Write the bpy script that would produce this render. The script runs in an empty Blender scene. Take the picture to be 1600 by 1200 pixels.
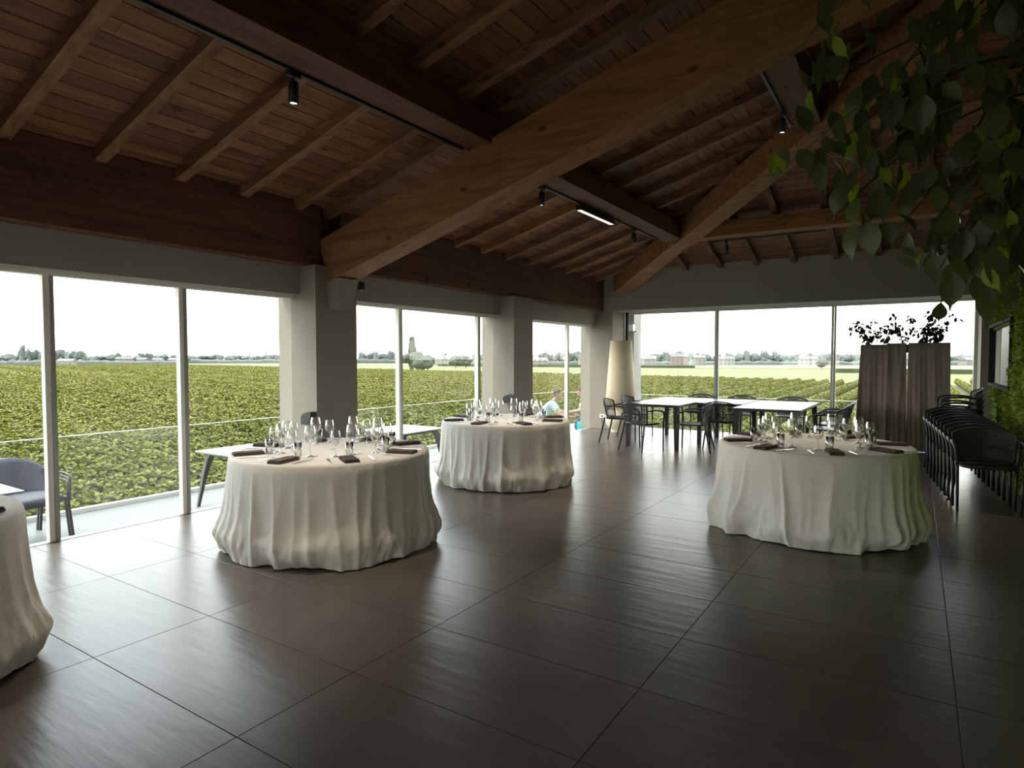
import bpy, bmesh, math, random
from mathutils import Vector, Matrix, noise

PI = math.pi
random.seed(7)
sc = bpy.context.scene
C = sc.collection

# ------------------------------------------------------------------ camera
cam_d = bpy.data.cameras.new('camera')
cam = bpy.data.objects.new('camera', cam_d)
C.objects.link(cam)
cam.location = (0, 0, 1.5)
cam.rotation_euler = (PI / 2 - 0.0402, 0, 0.5763)
cam_d.sensor_width = 36.0
cam_d.lens = 36.0 * 971.5 / 1600.0
cam_d.clip_start = 0.05
cam_d.clip_end = 9000
sc.camera = cam

# ------------------------------------------------------------------ sky
world = bpy.data.worlds.new('sky')
sc.world = world
world.use_nodes = True
wn, wl = world.node_tree.nodes, world.node_tree.links
wn.clear()
w_out = wn.new('ShaderNodeOutputWorld')
w_bg = wn.new('ShaderNodeBackground')
w_tc = wn.new('ShaderNodeTexCoord')
w_map = wn.new('ShaderNodeMapping')
w_map.inputs['Scale'].default_value = (1.6, 1.6, 7.0)
w_no = wn.new('ShaderNodeTexNoise')
w_no.inputs['Scale'].default_value = 1.7
w_no.inputs['Detail'].default_value = 5
w_cr = wn.new('ShaderNodeValToRGB')
w_cr.color_ramp.elements[0].position = 0.36
w_cr.color_ramp.elements[0].color = (0.86, 0.86, 0.80, 1)
w_cr.color_ramp.elements[1].position = 0.60
w_cr.color_ramp.elements[1].color = (1.0, 0.965, 0.86, 1)
w_bg.inputs['Strength'].default_value = 1.12
wl.new(w_tc.outputs['Generated'], w_map.inputs['Vector'])
wl.new(w_map.outputs['Vector'], w_no.inputs['Vector'])
wl.new(w_no.outputs['Fac'], w_cr.inputs['Fac'])
w_sep = wn.new('ShaderNodeSeparateXYZ')
w_mr = wn.new('ShaderNodeMapRange')
w_mr.interpolation_type = 'SMOOTHSTEP'
w_mr.inputs['From Min'].default_value = 0.05
w_mr.inputs['From Max'].default_value = 0.50
w_mx = wn.new('ShaderNodeMix')
w_mx.data_type = 'RGBA'
w_mx.blend_type = 'MULTIPLY'
w_mx.inputs['B'].default_value = (0.80, 0.94, 1.20, 1)
wl.new(w_tc.outputs['Generated'], w_sep.inputs[0])
wl.new(w_sep.outputs['Z'], w_mr.inputs['Value'])
wl.new(w_mr.outputs['Result'], w_mx.inputs['Factor'])
wl.new(w_cr.outputs['Color'], w_mx.inputs['A'])
wl.new(w_mx.outputs['Result'], w_bg.inputs['Color'])
wl.new(w_bg.outputs['Background'], w_out.inputs['Surface'])

# hazy, wide sun, low over the left wall
sun_d = bpy.data.lights.new('sun', 'SUN')
sun_d.energy = 1.0
sun_d.angle = math.radians(24)
sun_d.color = (1.0, 0.93, 0.80)
sun = bpy.data.objects.new('sun', sun_d)
C.objects.link(sun)
sun.rotation_euler = Vector((0.42, 0.30, -0.86)).to_track_quat('-Z', 'Y').to_euler()

# ------------------------------------------------------------------ colour management
vs = sc.view_settings
vs.view_transform = 'Standard'
vs.look = 'None'
vs.gamma = 1.0
vs.use_curve_mapping = False
vs.exposure = 2.5
cy = sc.cycles
cy.use_denoising = True
cy.max_bounces = 10
cy.diffuse_bounces = 6
cy.glossy_bounces = 4
cy.transparent_max_bounces = 32
cy.caustics_reflective = True
cy.caustics_refractive = False
cy.sample_clamp_indirect = 6.0
SPOT_W = 30.0

# ------------------------------------------------------------------ materials
MATS = {}


def nmat(name):
    m = bpy.data.materials.new(name)
    m.use_nodes = True
    nt = m.node_tree
    b = nt.nodes['Principled BSDF']
    MATS[name] = m
    return m, nt, b


def mat(name, col, rough=0.6, metal=0.0, var=0.08, scale=6.0, bump=0.0, bscale=60.0, spec=0.5, objrand=0.0, trans=0.0):
    """plain procedural surface: two-tone noise, optional bump"""
    m, nt, b = nmat(name)
    n, l = nt.nodes, nt.links
    tc = n.new('ShaderNodeTexCoord')
    no = n.new('ShaderNodeTexNoise')
    no.inputs['Scale'].default_value = scale
    no.inputs['Detail'].default_value = 4
    l.new(tc.outputs['Object'], no.inputs['Vector'])
    mx = n.new('ShaderNodeMix')
    mx.data_type = 'RGBA'
    mx.inputs['A'].default_value = tuple(c * (1 - var) for c in col) + (1,)
    mx.inputs['B'].default_value = tuple(min(1, c * (1 + var)) for c in col) + (1,)
    l.new(no.outputs['Fac'], mx.inputs['Factor'])
    out = mx.outputs['Result']
    if objrand > 0:
        oi = n.new('ShaderNodeObjectInfo')
        hs = n.new('ShaderNodeHueSaturation')
        mr = n.new('ShaderNodeMapRange')
        mr.inputs['To Min'].default_value = 1 - objrand
        mr.inputs['To Max'].default_value = 1 + objrand
        l.new(oi.outputs['Random'], mr.inputs['Value'])
        l.new(mr.outputs['Result'], hs.inputs['Value'])
        l.new(out, hs.inputs['Color'])
        out = hs.outputs['Color']
    l.new(out, b.inputs['Base Color'])
    b.inputs['Roughness'].default_value = rough
    b.inputs['Metallic'].default_value = metal
    b.inputs['Specular IOR Level'].default_value = spec
    if bump > 0:
        n2 = n.new('ShaderNodeTexNoise')
        n2.inputs['Scale'].default_value = bscale
        n2.inputs['Detail'].default_value = 3
        l.new(tc.outputs['Object'], n2.inputs['Vector'])
        bp = n.new('ShaderNodeBump')
        bp.inputs['Strength'].default_value = bump
        bp.inputs['Distance'].default_value = 0.02
        l.new(n2.outputs['Fac'], bp.inputs['Height'])
        l.new(bp.outputs['Normal'], b.inputs['Normal'])
    return m


def wood(name, dark, light, axis, rough=0.65, knots=True, objrand=0.18):
    """timber with the grain along one world axis"""
    m, nt, b = nmat(name)
    n, l = nt.nodes, nt.links
    tc = n.new('ShaderNodeTexCoord')
    oi = n.new('ShaderNodeObjectInfo')
    ad = n.new('ShaderNodeVectorMath')
    ad.operation = 'MULTIPLY_ADD'
    cmb = n.new('ShaderNodeCombineXYZ')
    for k in 'XYZ':
        l.new(oi.outputs['Random'], cmb.inputs[k])
    ad.inputs[1].default_value = (17, 23, 11)
    l.new(cmb.outputs[0], ad.inputs[0])
    l.new(tc.outputs['Object'], ad.inputs[2])
    mp = n.new('ShaderNodeMapping')
    s = [9.0, 9.0, 9.0]
    s[axis] = 0.7
    mp.inputs['Scale'].default_value = s
    l.new(ad.outputs[0], mp.inputs['Vector'])
    no = n.new('ShaderNodeTexNoise')
    no.inputs['Scale'].default_value = 1.6
    no.inputs['Detail'].default_value = 7
    no.inputs['Roughness'].default_value = 0.62
    no.inputs['Distortion'].default_value = 0.6
    l.new(mp.outputs[0], no.inputs['Vector'])
    cr = n.new('ShaderNodeValToRGB')
    cr.color_ramp.elements[0].position = 0.30
    cr.color_ramp.elements[0].color = tuple(dark) + (1,)
    cr.color_ramp.elements[1].position = 0.66
    cr.color_ramp.elements[1].color = tuple(light) + (1,)
    l.new(no.outputs['Fac'], cr.inputs['Fac'])
    out = cr.outputs['Color']
    if knots:
        mk = n.new('ShaderNodeMapping')
        s = [5.0, 5.0, 5.0]
        s[axis] = 2.6
        mk.inputs['Scale'].default_value = s
        l.new(ad.outputs[0], mk.inputs['Vector'])
        vo = n.new('ShaderNodeTexVoronoi')
        vo.inputs['Scale'].default_value = 1.0
        l.new(mk.outputs[0], vo.inputs['Vector'])
        kr = n.new('ShaderNodeValToRGB')
        kr.color_ramp.elements[0].position = 0.07
        kr.color_ramp.elements[0].color = (0.28, 0.22, 0.2, 1)
        kr.color_ramp.elements[1].position = 0.16
        kr.color_ramp.elements[1].color = (1, 1, 1, 1)
        l.new(vo.outputs['Distance'], kr.inputs['Fac'])
        mu = n.new('ShaderNodeMix')
        mu.data_type = 'RGBA'
        mu.blend_type = 'MULTIPLY'
        mu.inputs['Factor'].default_value = 0.85
        l.new(out, mu.inputs['A'])
        l.new(kr.outputs['Color'], mu.inputs['B'])
        out = mu.outputs['Result']
    hs = n.new('ShaderNodeHueSaturation')
    mr = n.new('ShaderNodeMapRange')
    mr.inputs['To Min'].default_value = 1 - objrand
    mr.inputs['To Max'].default_value = 1 + objrand
    l.new(oi.outputs['Random'], mr.inputs['Value'])
    l.new(mr.outputs['Result'], hs.inputs['Value'])
    l.new(out, hs.inputs['Color'])
    l.new(hs.outputs['Color'], b.inputs['Base Color'])
    b.inputs['Roughness'].default_value = rough
    b.inputs['Specular IOR Level'].default_value = 0.18
    bp = n.new('ShaderNodeBump')
    bp.inputs['Strength'].default_value = 0.12
    bp.inputs['Distance'].default_value = 0.01
    l.new(no.outputs['Fac'], bp.inputs['Height'])
    l.new(bp.outputs['Normal'], b.inputs['Normal'])
    return m


def thin_glass(name, tint, ior=1.5, rough=0.0, gain=1.0, power=5.0):
    m = bpy.data.materials.new(name)
    m.use_nodes = True
    nt = m.node_tree
    n, l = nt.nodes, nt.links
    n.clear()
    o = n.new('ShaderNodeOutputMaterial')
    t = n.new('ShaderNodeBsdfTransparent')
    t.inputs['Color'].default_value = tuple(tint) + (1,)
    g = n.new('ShaderNodeBsdfGlossy')
    g.inputs['Roughness'].default_value = rough
    no = n.new('ShaderNodeTexNoise')
    no.inputs['Scale'].default_value = 2.5
    mx = n.new('ShaderNodeMixShader')
    # Schlick reflectance, the same from either side of the sheet
    lw = n.new('ShaderNodeLayerWeight')
    lw.inputs['Blend'].default_value = 0.5
    pw = n.new('ShaderNodeMath')
    pw.operation = 'POWER'
    pw.inputs[1].default_value = power
    l.new(lw.outputs['Facing'], pw.inputs[0])
    f0 = ((ior - 1) / (ior + 1)) ** 2
    ml = n.new('ShaderNodeMath')
    ml.operation = 'MULTIPLY_ADD'
    ml.use_clamp = True
    ml.inputs[1].default_value = (1 - f0) * gain
    ml.inputs[2].default_value = f0 * gain
    l.new(pw.outputs[0], ml.inputs[0])
    l.new(ml.outputs[0], mx.inputs['Fac'])
    l.new(t.outputs[0], mx.inputs[1])
    l.new(g.outputs[0], mx.inputs[2])
    l.new(mx.outputs[0], o.inputs['Surface'])
    MATS[name] = m
    return m


def emis(name, col, strength):
    m = bpy.data.materials.new(name)
    m.use_nodes = True
    n, l = m.node_tree.nodes, m.node_tree.links
    n.clear()
    o = n.new('ShaderNodeOutputMaterial')
    e = n.new('ShaderNodeEmission')
    e.inputs['Color'].default_value = tuple(col) + (1,)
    e.inputs['Strength'].default_value = strength
    l.new(e.outputs[0], o.inputs['Surface'])
    MATS[name] = m
    return m


def leafmat(name, dark, light, trans=0.35, rough=0.45):
    """leaf: per-island colour, light passing through"""
    m, nt, b = nmat(name)
    n, l = nt.nodes, nt.links
    ge = n.new('ShaderNodeNewGeometry')
    oi = n.new('ShaderNodeObjectInfo')
    ad = n.new('ShaderNodeMath')
    ad.operation = 'ADD'
    fr = n.new('ShaderNodeMath')
    fr.operation = 'FRACT'
    l.new(ge.outputs['Random Per Island'], ad.inputs[0])
    l.new(oi.outputs['Random'], ad.inputs[1])
    l.new(ad.outputs[0], fr.inputs[0])
    mx = n.new('ShaderNodeMix')
    mx.data_type = 'RGBA'
    mx.inputs['A'].default_value = tuple(dark) + (1,)
    mx.inputs['B'].default_value = tuple(light) + (1,)
    l.new(fr.outputs[0], mx.inputs['Factor'])
    l.new(mx.outputs['Result'], b.inputs['Base Color'])
    b.inputs['Roughness'].default_value = rough
    tr = n.new('ShaderNodeBsdfTranslucent')
    l.new(mx.outputs['Result'], tr.inputs['Color'])
    ms = n.new('ShaderNodeMixShader')
    ms.inputs['Fac'].default_value = trans
    out = n['Material Output']
    l.new(b.outputs[0], ms.inputs[1])
    l.new(tr.outputs[0], ms.inputs[2])
    l.new(ms.outputs[0], out.inputs['Surface'])
    return m


def floor_mat():
    m, nt, b = nmat('floor_tile')
    n, l = nt.nodes, nt.links
    tc = n.new('ShaderNodeTexCoord')
    oi = n.new('ShaderNodeObjectInfo')
    no = n.new('ShaderNodeTexNoise')
    no.inputs['Scale'].default_value = 2.2
    no.inputs['Detail'].default_value = 6
    cmb = n.new('ShaderNodeCombineXYZ')
    for k in 'XYZ':
        l.new(oi.outputs['Random'], cmb.inputs[k])
    ad = n.new('ShaderNodeVectorMath')
    ad.operation = 'MULTIPLY_ADD'
    ad.inputs[1].default_value = (31, 47, 13)
    l.new(cmb.outputs[0], ad.inputs[0])
    l.new(tc.outputs['Object'], ad.inputs[2])
    l.new(ad.outputs[0], no.inputs['Vector'])
    cr = n.new('ShaderNodeValToRGB')
    cr.color_ramp.elements[0].position = 0.0
    cr.color_ramp.elements[0].color = (0.062, 0.051, 0.044, 1)
    cr.color_ramp.elements[1].position = 1.0
    cr.color_ramp.elements[1].color = (0.165, 0.137, 0.117, 1)
    l.new(no.outputs['Fac'], cr.inputs['Fac'])
    l.new(cr.outputs['Color'], b.inputs['Base Color'])
    b.inputs['Roughness'].default_value = 0.295
    mp = n.new('ShaderNodeMapping')
    mp.inputs['Scale'].default_value = (1.3, 9.0, 1.0)
    l.new(ad.outputs[0], mp.inputs['Vector'])
    n2 = n.new('ShaderNodeTexNoise')
    n2.inputs['Scale'].default_value = 1.6
    n2.inputs['Detail'].default_value = 4
    l.new(mp.outputs[0], n2.inputs['Vector'])
    bp = n.new('ShaderNodeBump')
    bp.inputs['Strength'].default_value = 0.22
    bp.inputs['Distance'].default_value = 0.012
    l.new(n2.outputs['Fac'], bp.inputs['Height'])
    l.new(bp.outputs['Normal'], b.inputs['Normal'])
    b.inputs['Specular IOR Level'].default_value = 0.42
    return m


def cloth_mat(name, col):
    m = mat(name, col, rough=0.9, var=0.05, scale=3.0, spec=0.15)
    nt = m.node_tree
    n, l = nt.nodes, nt.links
    b = n['Principled BSDF']
    tc = n.new('ShaderNodeTexCoord')
    n2 = n.new('ShaderNodeTexNoise')
    n2.inputs['Scale'].default_value = 11
    n2.inputs['Detail'].default_value = 6
    n2.inputs['Distortion'].default_value = 1.2
    l.new(tc.outputs['Object'], n2.inputs['Vector'])
    bp = n.new('ShaderNodeBump')
    bp.inputs['Strength'].default_value = 0.28
    bp.inputs['Distance'].default_value = 0.02
    l.new(n2.outputs['Fac'], bp.inputs['Height'])
    l.new(bp.outputs['Normal'], b.inputs['Normal'])
    b.inputs['Sheen Weight'].default_value = 0.15
    return m


floor_mat()
mat('grout', (0.045, 0.04, 0.036), 0.9)
wood('wood_x', (0.125, 0.060, 0.032), (0.30, 0.158, 0.085), 0)
wood('wood_y', (0.110, 0.050, 0.028), (0.25, 0.128, 0.070), 1)
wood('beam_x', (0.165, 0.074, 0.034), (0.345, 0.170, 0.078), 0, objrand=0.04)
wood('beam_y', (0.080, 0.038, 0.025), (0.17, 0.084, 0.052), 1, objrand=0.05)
wood('plank_y', (0.130, 0.056, 0.029), (0.275, 0.134, 0.070), 1, objrand=0.22)
wood('plank_x', (0.130, 0.056, 0.029), (0.275, 0.134, 0.070), 0, objrand=0.22)
mat('plaster', (0.32, 0.29, 0.25), 0.85, var=0.07, scale=3, bump=0.1, bscale=40)
mat('pillar_paint', (0.27, 0.24, 0.2), 0.8, var=0.08, scale=4, bump=0.15, bscale=25)
mat('frame_alu', (0.74, 0.71, 0.64), 0.4, 0.0, var=0.03)
mat('frame_gray', (0.34, 0.33, 0.31), 0.4, 0.2, var=0.05)
mat('frame_dark', (0.03, 0.03, 0.03), 0.8, spec=0.1)
thin_glass('window_glass', (0.955, 0.97, 0.955), 1.42)
thin_glass('rail_glass', (0.95, 0.975, 0.96), 1.5)
thin_glass('stem_glass', (0.985, 0.99, 0.985), 1.55, 0.08, 2.4, 1.7)
cloth_mat('cloth', (0.86, 0.82, 0.755))
mat('napkin', (0.085, 0.060, 0.052), 0.9, var=0.2, scale=40, bump=0.2, bscale=300, objrand=0.25)
mat('steel', (0.65, 0.64, 0.62), 0.22, 1.0, var=0.05)
mat('black_plastic', (0.022, 0.021, 0.021), 0.42, var=0.15, scale=20, objrand=0.15)
mat('black_metal', (0.018, 0.018, 0.02), 0.45, var=0.1)
mat('table_glass_top', (0.125, 0.205, 0.24), 0.28, var=0.04, scale=2, spec=0.10)
mat('table_white', (0.24, 0.262, 0.28), 0.25, var=0.03)
mat('table_leg_gray', (0.085, 0.085, 0.082), 0.5, var=0.08)
mat('lamp_shade', (0.86, 0.7, 0.49), 0.8, var=0.04, scale=8, bump=0.05, bscale=200)
mat('ceramic', (0.86, 0.74, 0.56), 0.45, var=0.04)
mat('curtain', (0.29, 0.235, 0.205), 0.9, var=0.14, scale=9, bump=0.15, bscale=120)
mat('terrace_stone', (0.135, 0.13, 0.12), 0.55, var=0.08, scale=3, bump=0.05, bscale=30)
mat('padded_gray', (0.1, 0.098, 0.112), 0.85, var=0.12, scale=14, bump=0.1, bscale=80)
mat('chair_frame_gray', (0.04, 0.04, 0.043), 0.45, var=0.1)
mat('white_plastic', (0.78, 0.77, 0.74), 0.4, var=0.03)
mat('niche_panel', (0.20, 0.23, 0.24), 0.45, var=0.2, scale=12)
mat('box_gray', (0.3, 0.31, 0.29), 0.6, var=0.06)
mat('skin', (0.33, 0.195, 0.135), 0.55, var=0.08)
mat('hair', (0.030, 0.022, 0.018), 0.7, var=0.3, scale=60)
mat('shirt_aqua', (0.3, 0.43, 0.43), 0.9, var=0.06, scale=10, bump=0.3, bscale=14)
mat('shirt_white', (0.66, 0.64, 0.60), 0.9, var=0.05, bump=0.3, bscale=14)
mat('denim', (0.12, 0.19, 0.29), 0.9, var=0.25, scale=20)
mat('shorts_navy', (0.035, 0.04, 0.055), 0.9, var=0.2)
mat('teal', (0.02, 0.50, 0.47), 0.5, var=0.06)
mat('bench_white', (0.33, 0.31, 0.285), 0.6, var=0.05)
mat('soil', (0.1, 0.092, 0.035), 0.95, var=0.3, scale=0.6)
mat('field_green', (0.1, 0.1, 0.024), 0.95, var=0.25, scale=0.03)
mat('field_dark', (0.035, 0.046, 0.014), 0.95, var=0.3, scale=0.08)
mat('field_wheat', (0.17, 0.135, 0.07), 0.95, var=0.15, scale=0.03)
mat('grass_far', (0.09, 0.088, 0.028), 0.95, var=0.3, scale=0.02)
mat('tree_bark', (0.10, 0.08, 0.06), 0.9, var=0.2)
mat('tree_far', (0.095, 0.106, 0.092), 0.95, var=0.35, scale=0.35, objrand=0.25)  # greyed green: the haze of distance is put into the base colour
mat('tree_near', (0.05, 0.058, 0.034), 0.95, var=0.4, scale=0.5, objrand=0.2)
mat('pylon_steel', (0.22, 0.22, 0.21), 0.7, var=0.05)
mat('house_wall', (0.23, 0.22, 0.195), 0.9, var=0.08, objrand=0.25)
mat('house_brick', (0.19, 0.155, 0.13), 0.9, var=0.08)
mat('house_roof', (0.13, 0.115, 0.105), 0.9, var=0.15, objrand=0.2)
mat('house_window', (0.09, 0.09, 0.10), 0.3)
leafmat('vine_leaf', (0.075, 0.080, 0.004), (0.205, 0.185, 0.016), 0.25, 0.7)
mat('vine_core', (0.018, 0.021, 0.004), 0.95, var=0.4, scale=2.0)
leafmat('leaf_dark', (0.055, 0.074, 0.024), (0.105, 0.138, 0.040), 0.28, 0.36)
leafmat('leaf_bright', (0.20, 0.30, 0.014), (0.32, 0.42, 0.03), 0.4, 0.4)
leafmat('leaf_planter', (0.018, 0.024, 0.010), (0.035, 0.045, 0.018), 0.1, 0.5)
mat('stem_green', (0.11, 0.12, 0.06), 0.7, var=0.2)
mat('twig', (0.055, 0.042, 0.03), 0.8, var=0.2)
leafmat('moss_tuft', (0.115, 0.175, 0.010), (0.225, 0.295, 0.018), 0.2, 0.9)
mat('moss_base', (0.12, 0.19, 0.012), 0.95, var=0.5, scale=14, bump=0.6, bscale=50)
emis('lens_on', (1.0, 0.93, 0.82), 3.0)
emis('linear_on', (1.0, 0.96, 0.90), 0.18)
M = MATS


# ------------------------------------------------------------------ mesh helpers
class MB:
    def __init__(self):
        self.v, self.f, self.s = [], [], []

    def add(self, vs, fs, smooth=False):
        o = len(self.v)
        self.v += [tuple(p) for p in vs]
        for f in fs:
            self.f.append(tuple(i + o for i in f))
            self.s.append(smooth)
        return self

    def hexa(self, p):
        return self.add(p, [(0, 3, 2, 1), (4, 5, 6, 7), (0, 1, 5, 4), (1, 2, 6, 5), (2, 3, 7, 6), (3, 0, 4, 7)])

    def box(self, x0, x1, y0, y1, z0, z1):
        return self.hexa([(x0, y0, z0), (x1, y0, z0), (x1, y1, z0), (x0, y1, z0), (x0, y0, z1), (x1, y0, z1), (x1, y1, z1), (x0, y1, z1)])

    def cbox(self, x0, x1, y0, y1, z0, z1, c):
        """box with chamfered top and bottom rims"""
        def ring(i, z):
            return [(x0 + i, y0 + i, z), (x1 - i, y0 + i, z), (x1 - i, y1 - i, z), (x0 + i, y1 - i, z)]
        return self.loft([ring(c, z0), ring(0, z0 + c), ring(0, z1 - c), ring(c, z1)], True)

    def loft(self, rings, cap=True, closed=True, smooth=False):
        n = len(rings[0])
        vs, fs = [], []
        for r in rings:
            vs += r
        for i in range(len(rings) - 1):
            for j in range(n if closed else n - 1):
                k = (j + 1) % n
                fs.append((i * n + j, i * n + k, (i + 1) * n + k, (i + 1) * n + j))
        self.add(vs, fs, smooth)
        if cap:
            o = len(self.v) - len(vs)
            self.f.append(tuple(o + i for i in range(n - 1, -1, -1)))
            self.s.append(False)
            self.f.append(tuple(o + (len(rings) - 1) * n + i for i in range(n)))
            self.s.append(False)
        return self

    def bar(self, a, b, w, h, up=(0, 0, 1)):
        """square bar from a to b (centre line), w sideways, h along up"""
        a, b, up = Vector(a), Vector(b), Vector(up)
        d = (b - a).normalized()
        s = d.cross(up).normalized()
        u = s.cross(d)
        ring = lambda p: [p - s * w / 2 - u * h / 2, p + s * w / 2 - u * h / 2, p + s * w / 2 + u * h / 2, p - s * w / 2 + u * h / 2]
        return self.loft([ring(a), ring(b)], True)

    def tube(self, pts, r, n=8, cap=True):
        pts = [Vector(p) for p in pts]
        if not isinstance(r, (list, tuple)):
            r = [r] * len(pts)
        rings = []
        ref = None
        for i, p in enumerate(pts):
            d = (pts[min(i + 1, len(pts) - 1)] - pts[max(i - 1, 0)]).normalized()
            if ref is None:
                ref = Vector((0, 0, 1)) if abs(d.z) < 0.9 else Vector((1, 0, 0))
            s = d.cross(ref).normalized()
            u = s.cross(d).normalized()
            ref = u
            rings.append([p + (s * math.cos(2 * PI * k / n) + u * math.sin(2 * PI * k / n)) * r[i] for k in range(n)])
        return self.loft(rings, cap, True, True)

    def lathe(self, prof, n=24, c=(0, 0, 0), cap=False):
        rings = [[(c[0] + r * math.cos(2 * PI * k / n), c[1] + r * math.sin(2 * PI * k / n), c[2] + z) for k in range(n)] for r, z in prof]
        return self.loft(rings, cap, True, True)

    def prism(self, poly, axis, a, b):
        """polygon (u, v) extruded along axis 0/1/2 from a to b"""
        def P(u, v, t):
            return ((t, u, v), (u, t, v), (u, v, t))[axis]
        n = len(poly)
        vs = [P(u, v, a) for u, v in poly] + [P(u, v, b) for u, v in poly]
        fs = [tuple(range(n - 1, -1, -1)), tuple(range(n, 2 * n))] + [(i, (i + 1) % n, n + (i + 1) % n, n + i) for i in range(n)]
        return self.add(vs, fs)

    def mesh(self, name, m):
        me = bpy.data.meshes.new(name)
        me.from_pydata(self.v, [], self.f)
        me.polygons.foreach_set('use_smooth', self.s)
        bm = bmesh.new()
        bm.from_mesh(me)
        if len(bm.verts) < 20000:
            bmesh.ops.recalc_face_normals(bm, faces=bm.faces)
        bm.to_mesh(me)
        bm.free()
        me.materials.append(M[m])
        me.update()
        return me

    def build(self, name, m, parent=None, loc=None):
        return ob(name, self.mesh(name, m), parent, loc)


def ob(name, me, parent=None, loc=None, rot=None):
    o = bpy.data.objects.new(name, me)
    C.objects.link(o)
    if parent is not None:
        o.parent = parent
    if loc is not None:
        o.location = loc
    if rot is not None:
        o.rotation_euler = rot
    return o


def tag(o, label, cat, group=None):
    o['label'] = label
    o['category'] = cat
    if group:
        o['group'] = group
    return o


def struct(o, label=None):
    o['kind'] = 'structure'
    if label:
        o['label'] = label
    return o


def thing(name, label, cat, loc=(0, 0, 0), rz=0.0, group=None):
    o = bpy.data.objects.new(name, None)
    o.empty_display_size = 0.1
    C.objects.link(o)
    o.location = loc
    o.rotation_euler = (0, 0, rz)
    return tag(o, label, cat, group)


def copy_tree(o, parent=None):
    c = o.copy()
    C.objects.link(c)
    c.parent = parent
    for ch in list(o.children):
        copy_tree(ch, c)
    return c


def rnd(a, b):
    return random.uniform(a, b)


# ================================================================== ROOM SHELL
XG = -5.92            # glass plane of the left windows
YB = 12.95            # glass plane of the back windows
YBF = 12.2            # inner face of the wall above them
XR = 0.95             # moss wall
YR = -5.6             # wall behind the camera
SL = 0.29             # roof pitch
HC = 7.04             # hip: X + Y = HC
zr = lambda x: 3.105 + SL * (x + 5.6)          # underside of the rafters, left slope
zq = lambda y: zr(HC - y)                       # the same, back slope
RD = 0.10                                       # rafter depth

# ---- floor
flo = struct(MB().box(XG - 0.06, XR + 0.3, YR - 0.2, YB + 0.1, -0.44, -0.012).build('floor', 'grout'), 'dark brown stone tiled floor')
TX, TY, GX, GY, J = 1.2048, 0.6089, -3.435, 1.4253, 0.0016
tile_meshes = {}
ix0, ix1 = -3, 4
for i in range(ix0, ix1):
    for j in range(-12, 20):
        x0, x1 = GX + i * TX + J, GX + (i + 1) * TX - J
        y0, y1 = GY + j * TY + J, GY + (j + 1) * TY - J
        x0, x1, y0, y1 = max(x0, XG - 0.05), min(x1, XR + 0.25), max(y0, YR - 0.1), min(y1, YB + 0.04)
        if x1 - x0 < 0.03 or y1 - y0 < 0.03:
            continue
        key = (round(x1 - x0, 3), round(y1 - y0, 3))
        if key not in tile_meshes:
            tile_meshes[key] = MB().cbox(0, key[0], 0, key[1], -0.012, 0, 0.0012).mesh('tile', 'floor_tile')
        ob('tile', tile_meshes[key], flo, (x0, y0, 0))

# ---- left wall: pillars, lintels, sill
PIL = [(-3.42, -2.83), (0.55, 1.14), (4.537, 5.127), (8.521, 9.116), (12.2, YB + 0.12)]
wl_ = struct(MB().box(XG - 0.16, -5.765, YR, 12.2, 2.215, 2.535).build('wall_left', 'plaster'), 'grey plaster lintel and pillars of the window wall')
for k, (a, b) in enumerate(PIL):
    x1 = -5.5 if k < 4 else -5.40
    MB().cbox(XG - 0.22, x1, a, b, 0.0, 2.53 if k < 4 else 2.52, 0.006).build('pillar', 'pillar_paint', wl_)
MB().box(XG - 0.30, -5.80, YR, YB, 2.535, 3.6).build('wall_top', 'plaster', wl_)
for k, yc in enumerate((-3.12, 0.85, 4.85)):
    # grey wedge bracket under each main beam
    MB().hexa([(-5.5, yc - 0.13, 2.06), (-5.40, yc - 0.13, 2.06), (-5.40, yc + 0.11, 2.06), (-5.5, yc + 0.11, 2.06),
               (-5.5, yc - 0.15, 2.385), (-5.30, yc - 0.15, 2.385), (-5.30, yc + 0.13, 2.385), (-5.5, yc + 0.13, 2.385)]).build('corbel', 'pillar_paint', wl_)

# ---- back wall above the windows, end wall behind the camera, moss wall
wb = MB()
top = lambda x: min(zr(x), zq(YBF)) + RD
wb.box(-5.62, XR + 0.1, YBF, YB + 0.35, 2.515, 3.34)
wb = struct(wb.build('wall_back', 'plaster'), 'grey plaster wall band above the back windows')
MB().box(0.85, XR + 0.1, YBF + 0.05, YB + 0.12, 0.0, 2.515).build('pillar', 'pillar_paint', wb)

wf = MB()
wf.prism([(XG - 0.2, 2.4), (XR + 0.2, 2.4), (XR + 0.2, zr(XR) + 0.35), (XG - 0.2, zr(XG) + 0.35)], 1, YR - 0.25, YR)
wf = struct(wf.build('wall_front', 'plaster'), 'plaster wall above the windows behind the camera')
for a, b in ((XG - 0.2, -5.3), (-2.9, -2.4), (0.3, XR + 0.2)):
    MB().box(a, b, YR - 0.25, YR, 0, 2.4).build('pillar', 'pillar_paint', wf)

wr = MB()
wr.box(XR + 0.06, XR + 0.30, YR, YB + 0.3, 0, 5.6)
wr = struct(wr.build('wall_right', 'plaster'), 'wall carrying the green moss garden')


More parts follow.
